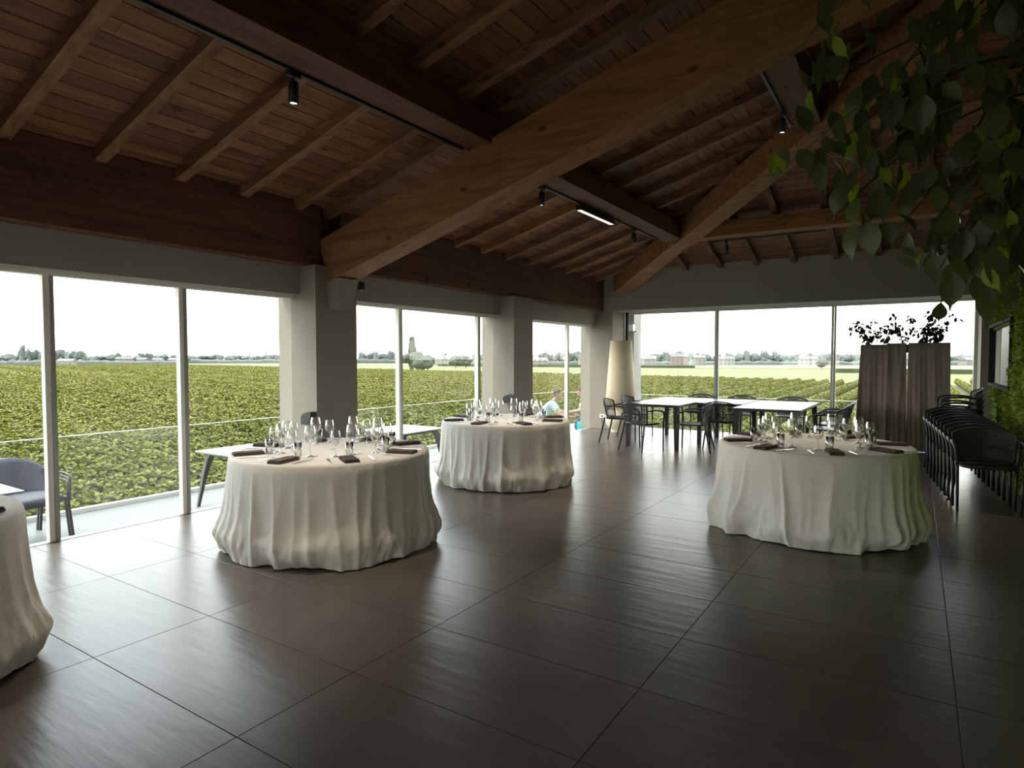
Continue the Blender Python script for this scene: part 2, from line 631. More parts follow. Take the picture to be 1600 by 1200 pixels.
def moss():
    """the moss skin: bumpy sheet plus tufts, with the recess for the grey panel left open"""
    NY0, NY1, NZ0, NZ1 = 9.55, 12.0, 1.14, 1.97
    y, z = 3.0, 0.04
    ys = [3.0 + 0.09 * i for i in range(101)]
    zs = [0.04 + 0.09 * i for i in range(42)]
    mb = MB()
    vs = []
    for yy in ys:
        for zz in zs:
            b = noise.fractal(Vector((yy * 2.2, zz * 2.2, 1.3)), 1.0, 2.0, 4)
            vs.append((XR + 0.03 - 0.05 * b, yy, zz))
    fs = []
    n = len(zs)
    for i in range(len(ys) - 1):
        for j in range(n - 1):
            yc, zc = (ys[i] + ys[i + 1]) / 2, (zs[j] + zs[j + 1]) / 2
            if NY0 < yc < NY1 and NZ0 < zc < NZ1:
                continue
            fs.append((i * n + j, i * n + j + 1, (i + 1) * n + j + 1, (i + 1) * n + j))
    mb.add(vs, fs, True)
    o = mb.build('moss', 'moss_base', wr)
    o['kind'] = 'stuff'
    o['label'] = 'bumpy yellow-green moss covering the wall'
    tb = MB()
    R = random.Random(5)
    for k in range(15000):
        yy = 3.0 + 9.0 * R.random() ** 0.8
        zz = R.uniform(0.05, 3.7)
        if NY0 - 0.02 < yy < NY1 + 0.02 and NZ0 - 0.02 < zz < NZ1 + 0.02:
            continue
        b = noise.fractal(Vector((yy * 2.2, zz * 2.2, 1.3)), 1.0, 2.0, 4)
        x = XR + 0.03 - 0.05 * b
        s = R.uniform(0.014, 0.04)
        d = Vector((-R.uniform(0.5, 1), R.uniform(-0.8, 0.8), R.uniform(-0.8, 0.8))).normalized() * s * 1.3
        t = Vector((0, R.uniform(-1, 1), R.uniform(-1, 1))).normalized() * s * 0.6
        p = Vector((x + 0.004, yy, zz))
        tb.add([p - t, p + t, p + d + t * 0.4, p + d - t * 0.4], [(0, 1, 2, 3)])
    t = tb.build('moss_tufts', 'moss_tuft', wr)
    t['kind'] = 'stuff'
    # recessed panel
    f = MB()
    f.box(XR - 0.02, XR + 0.06, NY0 - 0.04, NY0, NZ0 - 0.04, NZ1 + 0.04)
    f.box(XR - 0.02, XR + 0.06, NY1, NY1 + 0.04, NZ0 - 0.04, NZ1 + 0.04)
    f.box(XR - 0.02, XR + 0.06, NY0, NY1, NZ0 - 0.04, NZ0)
    f.box(XR - 0.02, XR + 0.06, NY0, NY1, NZ1, NZ1 + 0.04)
    fr = f.build('niche_frame', 'frame_dark', wr)
    MB().box(XR + 0.035, XR + 0.058, NY0 + 0.01, 10.95, NZ0 + 0.01, NZ1 - 0.01).build('niche_panel', 'niche_panel', fr)


moss()


# ---- windows
def window(name, label, panes, mull, z0, z1, axis, at, lo, hi, jambs=True):
    """a glazed front: head, sill, mullions (pale stile + grey stile), one pane per field"""
    w = bpy.data.objects.new(name, None)
    C.objects.link(w)
    struct(w, label)
    def bx(mb, a, b, d0, d1, za, zb):
        return mb.box(at + d0, at + d1, a, b, za, zb) if axis == 1 else mb.box(a, b, at + d0, at + d1, za, zb)
    bx(MB(), lo, hi, -0.05, 0.06, z1 - 0.055, z1).build('frame_head', 'frame_alu', w)
    bx(MB(), lo, hi, -0.05, 0.03, -0.03, 0.003).build('frame_sill', 'frame_gray', w)
    edges = [lo] + mull + [hi]
    for q in mull:
        m_ = bx(MB(), q - 0.045, q - 0.006, -0.03, 0.035, 0.006, z1 - 0.055).build('mullion', 'frame_alu', w)
        bx(MB(), q + 0.002, q + 0.034, -0.035, 0.03, 0.006, z1 - 0.055).build('stile', 'frame_gray', m_)
    for k in range(len(edges) - 1):
        a, b = edges[k] + 0.008, edges[k + 1] - 0.008
        bx(MB(), a, b, -0.004, -0.002, 0.006, z1 - 0.05).build('pane', 'window_glass', w)
    return w


HEAD = 2.232
window('window_1', 'tall sliding glass panels beside the padded terrace chair', 3, [2.195, 3.295], 0, HEAD, 1, XG, 1.14, 4.537)
window('window_2', 'glass panels between the two grey pillars', 3, [6.288, 8.098], 0, HEAD, 1, XG, 5.127, 8.521)
window('window_3', 'glass panels in front of the people outside', 2, [11.15], 0, HEAD, 1, XG, 9.116, 12.2)
window('window_4', 'wide glass panels of the back wall', 3, [-3.42, -1.289], 0, 2.53, 0, YB, -5.5, 0.85)
window('window_5', 'glass panels beside the camera', 3, [-1.6, -0.5], 0, HEAD, 1, XG, -2.83, 0.55)
window('window_6', 'glass panels of the wall behind the camera', 2, [-4.1], 0, 2.4, 0, YR - 0.1, -5.3, -2.9)
window('window_7', 'glass panels behind the camera beside the moss wall', 2, [-1.05], 0, 2.4, 0, YR - 0.1, -2.4, 0.3)
window('window_8', 'glass panel at the far end behind the camera', 1, [-4.5], 0, HEAD, 1, XG, YR, -3.42)
# upright tubes at the corner of the back window
t1 = struct(MB().box(-5.42, -5.39, YB - 0.12, YB - 0.06, 0, 2.515).build('trim_1', 'frame_alu'), 'pale upright tube in the window corner')
t2 = struct(MB().box(-5.375, -5.33, YB - 0.10, YB - 0.04, 0, 2.515).build('trim_2', 'frame_dark'), 'dark upright tube in the window corner')
t3 = struct(MB().box(0.80, 0.85, YB - 0.05, YB + 0.05, 0, 2.515).build('trim_3', 'frame_alu'), 'pale window post beside the moss wall')

# ================================================================== ROOF
deck = MB()
zd = lambda x: zr(x) + RD + 0.035
# left slope (cut along the hip), back slope
XE, YE = -6.3, 13.3
deck.add([(XE, YR - 0.3, zd(XE)), (XR + 0.3, YR - 0.3, zd(XR + 0.3)), (XR + 0.3, HC - XR - 0.3, zd(XR + 0.3)), (XE, HC - XE, zd(XE))], [(0, 1, 2, 3)])
deck.add([(XE, HC - XE, zd(XE)), (XR + 0.3, HC - XR - 0.3, zd(XR + 0.3)), (XR + 0.3, HC - XE, zd(XE))], [(0, 1, 2)])
deck.v = deck.v + [(x, y, z + 0.2) for x, y, z in deck.v]
deck.f += [(10, 9, 8, 7), (13, 12, 11)]
deck.s += [False, False]
ceil = struct(deck.build('ceiling', 'plaster'), 'sloping timber ceiling on exposed beams')

# planks of the left slope run along Y
PW = 0.148
x = -5.98
row = 0
R = random.Random(3)
while x < XR + 0.2:
    xa, xb = x + 0.004, min(x + PW - 0.004, XR + 0.25)
    yend = HC - (xa + xb) / 2
    y = YR - R.uniform(0, 3.6)
    while y < yend:
        y2 = min(y + R.choice((3.2, 3.8, 4.4)), yend + 0.0)
        ya = max(y, YR)
        if y2 - ya > 0.15:
            ea = yend if y2 >= yend - 1e-6 else None
            pts = []
            za, zb = zr(xa) + RD, zr(xb) + RD
            ye_a = HC - xa if ea else y2 - 0.003
            ye_b = HC - xb if ea else y2 - 0.003
            MB().hexa([(xa, ya, za), (xb, ya, zb), (xb, ye_b, zb), (xa, ye_a, za), (xa, ya, za + 0.03), (xb, ya, zb + 0.03), (xb, ye_b, zb + 0.03), (xa, ye_a, za + 0.03)]).build('plank', 'plank_y', ceil)
        y = y2
    x += PW
    row += 1
# planks of the back slope run along X
y = 12.95
while y > HC - XR + 0.1:
    yb_, ya_ = y - 0.004, y - PW + 0.004
    xs = HC - (ya_ + yb_) / 2
    xe = XR + 0.25
    if xe - xs > 0.2:
        z1, z2 = zq(yb_) + RD, zq(ya_) + RD
        MB().hexa([(HC - ya_, ya_, z2), (xe, ya_, z2), (xe, yb_, z1), (HC - yb_, yb_, z1), (HC - ya_, ya_, z2 + 0.03), (xe, ya_, z2 + 0.03), (xe, yb_, z1 + 0.03), (HC - yb_, yb_, z1 + 0.03)]).build('plank', 'plank_x', ceil)
    y -= PW

# rafters
raf_y = [2.427 - 0.645 * k for k in range(12, 0, -1)] + [2.427, 3.082, 3.72, 4.356, 4.80, 5.39, 5.95, 6.51, 7.08, 7.735, 8.41, 9.09, 9.77, 10.42, 11.09, 11.77]
for y in raf_y:
    xe = min(XR + 0.1, HC - y - 0.1)
    xs = -5.72
    w = 0.095
    MB().hexa([(xs, y, zr(xs)), (xe, y, zr(xe)), (xe, y + w, zr(xe)), (xs, y + w, zr(xs)),
               (xs, y, zr(xs) + RD), (xe, y, zr(xe) + RD), (xe, y + w, zr(xe) + RD), (xs, y + w, zr(xs) + RD)]).build('rafter', 'wood_x', ceil)
for x in (-4.53, -3.88, -3.22, -2.57, -1.93, -1.25, -0.62, 0.03, 0.68):
    ys, ye = YBF + 0.05, max(HC - x + 0.1, HC - XR)
    if ys - ye < 0.1:
        continue
    w = 0.095
    MB().hexa([(x, ye, zq(ye)), (x + w, ye, zq(ye)), (x + w, ys, zq(ys)), (x, ys, zq(ys)),
               (x, ye, zq(ye) + RD), (x + w, ye, zq(ye) + RD), (x + w, ys, zq(ys) + RD), (x, ys, zq(ys) + RD)]).build('rafter', 'wood_y', ceil)


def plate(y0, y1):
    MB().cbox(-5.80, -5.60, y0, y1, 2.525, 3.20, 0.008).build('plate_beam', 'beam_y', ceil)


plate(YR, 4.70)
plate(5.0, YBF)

# purlins: left slope in two spans resting on the main beams, back slope, and an upper pair nearer the ridge


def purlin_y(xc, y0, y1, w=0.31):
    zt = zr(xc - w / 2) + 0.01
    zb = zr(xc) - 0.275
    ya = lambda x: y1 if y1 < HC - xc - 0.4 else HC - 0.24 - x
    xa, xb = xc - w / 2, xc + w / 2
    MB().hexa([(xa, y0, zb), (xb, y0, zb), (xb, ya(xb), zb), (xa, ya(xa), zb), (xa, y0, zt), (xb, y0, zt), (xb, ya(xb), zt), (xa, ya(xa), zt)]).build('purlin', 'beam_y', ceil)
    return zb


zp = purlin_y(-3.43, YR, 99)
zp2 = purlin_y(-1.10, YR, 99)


def purlin_x(yc, x1, w=0.31):
    zb = zq(yc) - 0.275
    zt = zq(yc + w / 2) + 0.01
    xa = lambda y: HC + 0.24 - y
    ya, yb = yc - w / 2, yc + w / 2
    MB().hexa([(xa(ya), ya, zb), (x1, ya, zb), (x1, yb, zb), (xa(yb), yb, zb), (xa(ya), ya, zt), (x1, ya, zt), (x1, yb, zt), (xa(yb), yb, zt)]).build('purlin', 'beam_x', ceil)


purlin_x(10.42, XR + 0.05)
purlin_x(8.14, XR + 0.05)

# main beams across the room, on the pillars
for y0, y1, xe in ((-3.27, -2.97, XR + 0.1), (0.70, 1.0, XR + 0.1), (4.70, 5.0, XR + 0.1)):
    xs = -5.62
    b0, t0 = (lambda x: zr(x) - 0.785), (lambda x: zr(x) - 0.277)
    mb = MB()
    mb.hexa([(xs + 0.12, y0, b0(xs + 0.12)), (xe, y0, b0(xe)), (xe, y1, b0(xe)), (xs + 0.12, y1, b0(xs + 0.12)),
             (xs, y0, t0(xs)), (xe, y0, t0(xe)), (xe, y1, t0(xe)), (xs, y1, t0(xs))])
    mb.build('main_beam', 'beam_x', ceil)


def hip(xa, xb, drop, w, name='hip_beam'):
    h = w / 2 * math.sqrt(0.5)
    vs = []
    for zo in (-drop, -0.02):
        for x_, s in ((xa, -1), (xa, 1), (xb, 1), (xb, -1)):
            vs.append((x_ + s * h, HC - x_ + s * h, zr(x_) + zo))
    MB().hexa(vs).build(name, 'beam_x', ceil)


# lower half of the hip, then the deeper upper half lapped over it
hh = 0.31 / 2 * math.sqrt(0.5)
foot = -5.16
vs_ = []
for zo in (-0.34, 0.0):
    vs_ += [(-5.16 - 0.219, 12.2, zr(-5.16) + zo), (-5.16 + 0.219, 12.2, zr(-5.16) + zo), (-3.3 + hh, HC + 3.3 + hh, zr(-3.3) + zo), (-3.3 - hh, HC + 3.3 - hh, zr(-3.3) + zo)]
MB().hexa(vs_).build('hip_beam', 'beam_x', ceil)
hip(-3.3, XR + 0.05, 0.375, 0.33)

# ================================================================== TRACK LIGHTING
tr = thing('lighting_track', 'long black lighting track under the purlin left of the big sloping beam', 'light track')
MB().box(-3.595, -3.565, YR + 0.3, 4.66, zp - 0.022, zp).build('rail', 'black_metal', tr)
tr = thing('lighting_track', 'black lighting track under the purlin between the big sloping beam and the hip', 'light track')
MB().box(-3.595, -3.565, 5.04, 9.9, zp - 0.022, zp).build('rail', 'black_metal', tr)
tr = thing('lighting_track', 'short black lighting track under the purlin above the back windows', 'light track')
MB().box(-2.95, -1.2, 10.55, 10.575, zp - 0.022, zp).build('rail', 'black_metal', tr)
tr = thing('lighting_track', 'black lighting track under the upper purlin behind the hanging leaves', 'light track')
MB().box(-1.265, -1.235, 5.2, 7.7, zp2 - 0.022, zp2).build('rail', 'black_metal', tr)


def spot(loc, label, tilt=0.0, az=0.0, power=1.0, group=None):
    """black cylinder spotlight hung from its adapter; the lamp inside gives off its own light"""
    t = thing('spotlight', label, 'spotlight', loc, az, group)
    MB().cbox(-0.018, 0.018, -0.05, 0.05, -0.03, 0.0, 0.003).build('adapter', 'black_metal', t)
    MB().tube([(0, 0, -0.03), (0, 0, -0.075)], 0.009, 8).build('stem', 'black_metal', t)
    c, s = math.cos(tilt), math.sin(tilt)
    P = lambda r, a, z: (r * math.cos(a), r * math.sin(a) * c - z * s, -0.06 + r * math.sin(a) * s + z * c)
    mb = MB()
    prof = [(0.012, 0.0), (0.032, -0.003), (0.034, -0.01), (0.034, -0.15), (0.028, -0.15), (0.026, -0.138)]
    mb.loft([[P(r, 2 * PI * k / 20, z) for k in range(20)] for r, z in prof], False, True, True)
    b = mb.build('body', 'black_metal', t)
    l = MB()
    l.add([P(0.026, 2 * PI * k / 16, -0.138) for k in range(16)], [tuple(range(16))])
    l.build('lens', 'lens_on', t)
    ld = bpy.data.lights.new('spot_lamp', 'SPOT')
    ld.energy = SPOT_W * power
    ld.color = (1.0, 0.86, 0.68)
    ld.spot_size = math.radians(75)
    ld.spot_blend = 0.9
    ld.shadow_soft_size = 0.026
    lo = bpy.data.objects.new('spot_lamp', ld)
    C.objects.link(lo)
    lo.parent = t
    lo.location = P(0, 0, -0.16)
    lo.rotation_euler = (tilt, 0, 0)
    return t


zs_ = zp - 0.022
spot((-3.58, 2.79, zs_), 'black cylinder spotlight on the track left of the big sloping beam')
spot((-3.58, 6.12, zs_), 'black spotlight beside the big sloping beam, next to the linear lamp')
spot((-3.58, 8.85, zs_), 'black spotlight on the track between the linear lamp and the hip beam')
spot((-2.66, 10.56, zs_), 'black spotlight under the purlin above the back windows', 0.15)
spot((-1.25, 7.2, zp2 - 0.022), 'lit black spotlight half hidden behind the hanging leaves')
spot((-3.58, -0.4, zs_), 'black spotlight on the track beside the camera')
spot((-3.58, -3.0, zs_), 'black spotlight at the far end of the track behind the camera')
t = thing('linear_lamp', 'slim black linear lamp with a white glowing face under the purlin', 'lamp', (-3.58, 7.55, zs_))
MB().cbox(-0.035, 0.035, -0.52, 0.52, -0.075, -0.015, 0.004).build('housing', 'black_metal', t)
MB().box(-0.018, 0.018, -0.05, 0.05, -0.015, 0.0).build('adapter', 'black_metal', t)
MB().box(-0.028, 0.028, -0.5, 0.5, -0.079, -0.0755).build('diffuser', 'linear_on', t)

# small fittings on the pillars
for (y0, lab) in ((4.537, 'black wall box on the pillar behind the round table with the padded terrace chair beyond'), (8.521, 'black wall box on the middle pillar behind the glasses'), (12.2, 'small black wall box on the corner pillar behind the cream lamp')):
    x0 = -5.66 if y0 < 12 else -5.50
    mb = MB()
    t = thing('wall_box', lab, 'wall box', (x0, y0, 0.80))
    MB().prism([(0.0, -0.02), (0.16, -0.02), (0.16, 0.12), (0.12, 0.125), (0.02, 0.09), (0.0, 0.05)], 1, -0.09, -0.001).build('housing', 'black_plastic', t)
    MB().box(0.03, 0.13, -0.094, -0.09, 0.0, 0.05).build('cover', 'black_metal', t)
t = thing('wall_socket', 'white wall socket on the corner pillar beside the cream lamp', 'socket', (-5.62, 12.2, 0.28))
MB().cbox(-0.06, 0.06, -0.012, 0.0, -0.04, 0.04, 0.003).build('plate', 'white_plastic', t)
MB().lathe([(0.02, 0), (0.02, 0.002), (0.001, 0.002)], 14, (0, 0, 0)).build('socket_hole', 'black_plastic', t).rotation_euler = (PI / 2, 0, 0)
t.children[1].location = (0, -0.0125, 0)
t = thing('security_camera', 'small black security camera beside the sloping beam end', 'camera', (-5.60, 5.30, 2.38))
MB().box(-0.165, -0.02, -0.02, 0.02, -0.015, 0.015).build('bracket', 'black_metal', t)
MB().lathe([(0.001, 0.045), (0.03, 0.042), (0.042, 0.02), (0.045, 0.0), (0.045, -0.05), (0.04, -0.058), (0.001, -0.058)], 18).build('housing', 'black_plastic', t)
MB().lathe([(0.024, 0.0), (0.022, -0.008), (0.001, -0.012)], 14, (0, 0, -0.058)).build('lens', 'frame_gray', t)

# ================================================================== ROUND TABLES
def cloth_mesh(seed, R0, ht, nfold):
    """floor-length round cloth: flat top, sharp hanging pleats, hem swelling out and turned under in places"""
    r_ = random.Random(seed)
    ph = [r_.uniform(0, 2 * PI) for _ in range(10)]
    NT, NZ = 480, 36
    pleats = []
    a = 0.0
    while a < 2 * PI:
        a += r_.uniform(0.08, 0.23)
        pleats.append((a, r_.uniform(0.024, 0.075), r_.uniform(0.012, 0.050), r_.uniform(0.0, 0.35), r_.gauss(0, 0.07)))
    gathers = [(r_.uniform(0, 2 * PI), r_.uniform(0.06, 0.18), r_.uniform(0.02, 0.065)) for _ in range(18)]
    def wrap(d):
        return (d + PI) % (2 * PI) - PI
    rings = []
    for rr in (0.02, R0 * 0.35, R0 * 0.7, R0 * 0.93, R0 - 0.012):
        rings.append([(rr * math.cos(2 * PI * k / NT), rr * math.sin(2 * PI * k / NT), ht) for k in range(NT)])
    for i in range(NZ + 1):
        t = i / NZ
        ring = []
        for k in range(NT):
            a = 2 * PI * k / NT
            f = 0.0
            for (pa, pw, amp, t0, slant) in pleats:
                d = abs(wrap(a - pa - slant * t))
                if d < 4 * pw and t > t0 * 0.5:
                    e = d / (pw * (0.55 + 0.75 * t))
                    f += amp * min(1, (t - t0 * 0.5) * 1.5 + 0.05) * math.exp(-e ** 1.25)
            soft = 0.012 * t * math.sin(nfold * a * 0.5 + ph[1] + 1.3 * math.sin(3 * a + ph[2]))
            body = R0 + 0.010 * min(1, t * 12) + 0.002 * t + 0.016 * t * math.sin(3 * a + ph[6])
            bulge = 0.038 * math.exp(-((t - 0.80) / 0.17) ** 2) * (0.65 + 0.45 * math.sin(5 * a + ph[7]))
            under, lift = 0.0, 0.0
            for (ga, gw, gd) in gathers:
                d = wrap(a - ga) / gw
                if abs(d) < 3:
                    g = math.exp(-d * d)
                    under += gd * g * max(0, (t - 0.80) / 0.20) ** 2
                    bulge += 0.020 * g * math.exp(-((t - 0.82) / 0.10) ** 2)
                    lift += 0.006 * g * max(0, (t - 0.9) / 0.1)
            wr_ = noise.noise(Vector((a * 5 + seed, t * 4, seed * 0.7))) * 0.010 * t
            cr = noise.noise(Vector((a * 17 + seed, t * 9 + a * 3, 4.2))) * 0.030 * max(0, t - 0.40) + noise.noise(Vector((a * 34 + seed, t * 14 - a * 5, 1.2))) * 0.016 * max(0, t - 0.55)
            r = body + f + soft + bulge - under + wr_ + cr
            z = ht - t * (ht - 0.005) + lift - (0.010 if t == 0 else 0)
            ring.append((r * math.cos(a), r * math.sin(a), z))
        rings.append(ring)
    mb = MB()
    mb.loft(rings, False, True, True)
    mb.add([(0, 0, ht)], [])
    o = len(mb.v) - 1
    for k in range(NT):
        mb.f.append((k, (k + 1) % NT, o))
        mb.s.append(True)
    return mb.mesh('tablecloth', 'cloth')


def stem_profile(h, bowl, rim, foot=0.036):
    stem = h * 0.42
    return [(0.001, 0.004), (foot * 0.8, 0.003), (foot, 0.001), (foot, 0.003), (foot * 0.5, 0.007), (0.006, 0.014), (0.0042, 0.03), (0.0042, stem - 0.01), (0.008, stem),
            (bowl * 0.62, stem + h * 0.06), (bowl * 0.94, stem + h * 0.16), (bowl, stem + h * 0.24), (bowl * 0.96, stem + h * 0.36), (bowl * 0.86, stem + h * 0.48), (rim, h)]


def glass_meshes():
    big = MB().lathe(stem_profile(0.235, 0.046, 0.035), 20)
    small = MB().lathe(stem_profile(0.20, 0.040, 0.031, 0.033), 20)
    tum = MB().lathe([(0.001, 0.008), (0.024, 0.006), (0.026, 0.001), (0.028, 0.004), (0.031, 0.05), (0.033, 0.115), (0.031, 0.115), (0.028, 0.05), (0.024, 0.012), (0.001, 0.012)], 18)
    return big.mesh('wine_glass', 'stem_glass'), small.mesh('wine_glass', 'stem_glass'), tum.mesh('tumbler', 'stem_glass')


GB, GS, GT = glass_meshes()


def cutlery():
    f = MB()
    f.bar((0, -0.10, 0.003), (0, 0.035, 0.003), 0.007, 0.003)
    f.bar((0, 0.035, 0.003), (0, 0.055, 0.004), 0.022, 0.002)
    for q in (-0.0085, -0.003, 0.003, 0.0085):
        f.bar((q, 0.055, 0.004), (q, 0.10, 0.006), 0.003, 0.002)
    k = MB()
    k.bar((0, -0.11, 0.004), (0, -0.005, 0.004), 0.013, 0.006)
    k.prism([(-0.008, -0.005), (0.008, -0.005), (0.009, 0.08), (0.003, 0.115), (-0.008, 0.09)], 2, 0.003, 0.0055)
    return f.mesh('fork', 'steel'), k.mesh('knife', 'steel')


FORK, KNIFE = cutlery()


def napkin_mesh():
    mb = MB()
    mb.cbox(-0.055, 0.055, -0.115, 0.115, 0.0, 0.009, 0.003)
    mb.cbox(-0.052, 0.056, -0.112, 0.113, 0.009, 0.017, 0.003)
    mb.cbox(-0.05, 0.05, -0.11, 0.11, 0.017, 0.024, 0.003)
    return mb.mesh('napkin', 'napkin')


NAP = napkin_mesh()


def round_table(cx, cy, where, seed, nfold, rot, settings=None, R0=0.785, full=True):
    ht = 0.752
    t = thing('round_table', 'round banquet table under the cloth, ' + where.replace('on the table', 'the one'), 'table', (cx, cy, 0))
    MB().lathe([(0.001, 0.72), (R0 - 0.02, 0.72), (R0 - 0.008, 0.735), (R0 - 0.02, 0.749), (0.001, 0.749)], 48).build('table_top', 'table_white', t)
    for k in range(4):
        a = PI / 4 + k * PI / 2
        MB().tube([(0.5 * math.cos(a), 0.5 * math.sin(a), 0.72), (0.56 * math.cos(a), 0.56 * math.sin(a), 0.0)], 0.018, 8).build('leg', 'table_leg_gray', t)
    o = ob('tablecloth', cloth_mesh(seed, R0, ht, nfold), None, (cx, cy, 0))
    tag(o, 'floor-length off-white cloth gathered at the hem ' + where, 'tablecloth')
    zt = ht + 0.002
    for k in (settings if settings is not None else range(8)):
        a = rot + k * PI / 4
        u = Vector((math.cos(a), math.sin(a), 0))
        s = Vector((-u.y, u.x, 0))
        def put(name, me, rad, side, lab, cat, grp, rz, lift=0.0):
            p = Vector((cx, cy, zt + lift)) + u * rad + s * side
            q = ob(name, me, None, p, (0, 0, rz))
            return tag(q, lab, cat, grp)
        put('napkin', NAP, 0.645 + rnd(-0.015, 0.015), rnd(-0.02, 0.02), 'dark brown folded napkin ' + where, 'napkin', 'napkins ' + where, a + PI / 2 * 0 + PI + rnd(-0.25, 0.25) + PI / 2 * (1 if full else 0))
        if not full:
            continue
        put('fork', FORK, 0.62, -0.155, 'steel fork laid beside a napkin ' + where, 'fork', 'forks ' + where, a + PI / 2 + rnd(-0.1, 0.1))
        put('knife', KNIFE, 0.62, 0.155, 'steel knife laid beside a napkin ' + where, 'knife', 'knives ' + where, a + PI / 2 + rnd(-0.1, 0.1))
        put('wine_glass', GB, 0.395 + rnd(-0.02, 0.02), 0.062 + rnd(-0.012, 0.012), 'large empty wine glass ' + where, 'wine glass', 'large wine glasses ' + where, 0)
        put('wine_glass', GS, 0.44 + rnd(-0.02, 0.02), -0.062 + rnd(-0.012, 0.012), 'smaller empty wine glass ' + where, 'wine glass', 'smaller wine glasses ' + where, 0)
        put('tumbler', GT, 0.49 + rnd(-0.015, 0.015), 0.015 + rnd(-0.01, 0.01), 'narrow straight water tumbler ' + where, 'tumbler', 'tumblers ' + where, 0)


round_table(-4.04, 3.49, 'on the table under the sloping beam', 12, 21, 0.28)
round_table(-4.265, 6.42, 'on the table nearest the people', 23, 19, 0.12)
round_table(-0.76, 6.09, 'on the table by the nested chairs', 37, 20, 0.35)
round_table(-4.10, 0.55, 'on the table by the padded chair', 51, 20, 0.9, settings=[0, 7], full=False)

# ================================================================== CHAIRS
def smooth_path(pts, n=4):
    """Catmull-Rom through the points"""
    P = [Vector(p) for p in pts]
    P = [P[0] * 2 - P[1]] + P + [P[-1] * 2 - P[-2]]
    out = []
    for i in range(1, len(P) - 2):
        for k in range(n):
            t = k / n
            a, b, c, d = P[i - 1], P[i], P[i + 1], P[i + 2]
            out.append(0.5 * ((2 * b) + (c - a) * t + (2 * a - 5 * b + 4 * c - d) * t * t + (3 * b - a - 3 * c + d) * t ** 3))
    out.append(P[-2])
    return out


def back_point(u, v):
    """surface of the curved back, u across (-1..1), v up (0..1)"""
    x_ = u * (0.235 + 0.03 * v)
    y_ = -0.205 - 0.085 * v + 0.10 * u * u * (0.6 + 0.4 * v)
    z_ = 0.455 + 0.335 * v - 0.055 * u * u * v
    return Vector((x_, y_, z_))


def make_chair():
    t = thing('armchair', 'black mesh-backed armchair', 'chair')
    # dished seat with rounded corners
    rings = []
    prof = [(0.90, -0.024), (1.0, -0.012), (1.0, 0.0), (0.93, 0.006), (0.55, -0.004), (0.02, -0.008)]
    def seat_pt(k, n, s):
        a = 2 * PI * k / n
        c, d = math.cos(a), math.sin(a)
        e = 0.55
        return (0.245 * s * math.copysign(abs(c) ** e, c), 0.015 + 0.225 * s * math.copysign(abs(d) ** e, d))
    for s, dz in prof:
        rings.append([(*seat_pt(k, 32, s), 0.452 + dz) for k in range(32)])
    MB().loft(rings, True, True, True).build('seat', 'black_plastic', t)
    # back: rim tube and a lattice of thin strips one can see through
    rim = MB()
    loop = [back_point(-1, v / 6) for v in range(7)] + [back_point(u / 8, 1) for u in range(-7, 8)] + [back_point(1, v / 6) for v in range(6, -1, -1)]
    rim.tube(loop, 0.011, 6)
    rim.tube([back_point(u / 6, 0.0) for u in range(-6, 7)], 0.010, 6)
    rim.tube([back_point(u / 6, 0.42) for u in range(-6, 7)], 0.008, 6)
    br = rim.build('backrest', 'black_plastic', t)
    lat = MB()
    for i in range(-10, 11):
        a = [back_point(i / 10.5, v / 5) for v in range(6)]
        for p, q in zip(a, a[1:]):
            lat.bar(p, q, 0.011, 0.004, (0, 1, 0.2))
    for j in range(1, 14):
        a = [back_point(u / 6, j / 14) for u in range(-6, 7)]
        for p, q in zip(a, a[1:]):
            lat.bar(p, q, 0.004, 0.011, (0, 0, 1))
    lat.build('mesh_panel', 'black_plastic', br)
    for s in (-1, 1):
        # arm sweeps forward out of the back rim and turns down into the front leg
        p = back_point(s, 0.72)
        arm = smooth_path([p, (s * 0.285, -0.02, 0.672), (s * 0.285, 0.15, 0.655), (s * 0.272, 0.215, 0.60), (s * 0.258, 0.22, 0.45)], 4)
        MB().tube(arm, [0.014] * len(arm), 8).build('armrest', 'black_plastic', t)
        MB().tube([(s * 0.258, 0.22, 0.46), (s * 0.250, 0.228, 0.0)], [0.016, 0.011], 8).build('leg', 'black_plastic', t)
        MB().tube([(s * 0.215, -0.195, 0.46), (s * 0.225, -0.225, 0.30), (s * 0.250, -0.295, 0.0)], [0.017, 0.015, 0.011], 8).build('leg', 'black_plastic', t)
    return t


chair0 = make_chair()
first = [True]


def chair(x_, y_, rz, label, group=None, z=0.0, tilt=0.0):
    if first[0]:
        o = chair0
        first[0] = False
    else:
        o = copy_tree(chair0)
    o.location = (x_, y_, z)
    o.rotation_euler = (tilt, 0, rz)
    o['label'] = label
    if group:
        o['group'] = group
    elif 'group' in o:
        del o['group']
    return o


# facing +Y at rz 0; +X is rz -90 deg
chair(-4.47, 10.42, -PI / 2 + 0.1, 'black mesh armchair in front of the cream lamp, facing the blue-topped table')
chair(-4.55, 11.45, -PI / 2 - 0.05, 'black mesh armchair half hidden behind the table edge beside the cream lamp')
chair(-3.76, 9.72, -0.35, 'black mesh armchair at the table end, its back turned to the room')
chair(-3.02, 10.10, PI / 2 + 0.15, 'black mesh armchair between the blue-topped tables, facing the cream lamp')
chair(-3.64, 12.46, PI, 'black armchair against the window behind the cream lamp table')
chair(-2.74, 10.76, 0.05, 'black armchair at the end of the middle blue-topped table')
chair(-2.85, 12.46, PI, 'black armchair against the window behind the middle blue-topped table')
chair(-1.93, 12.42, PI, 'black armchair against the window behind the blue-topped table beside the curtain screen')
chair(-1.08, 10.45, PI / 2 - 0.2, 'black armchair at the blue-topped table nearest the curtain screen')
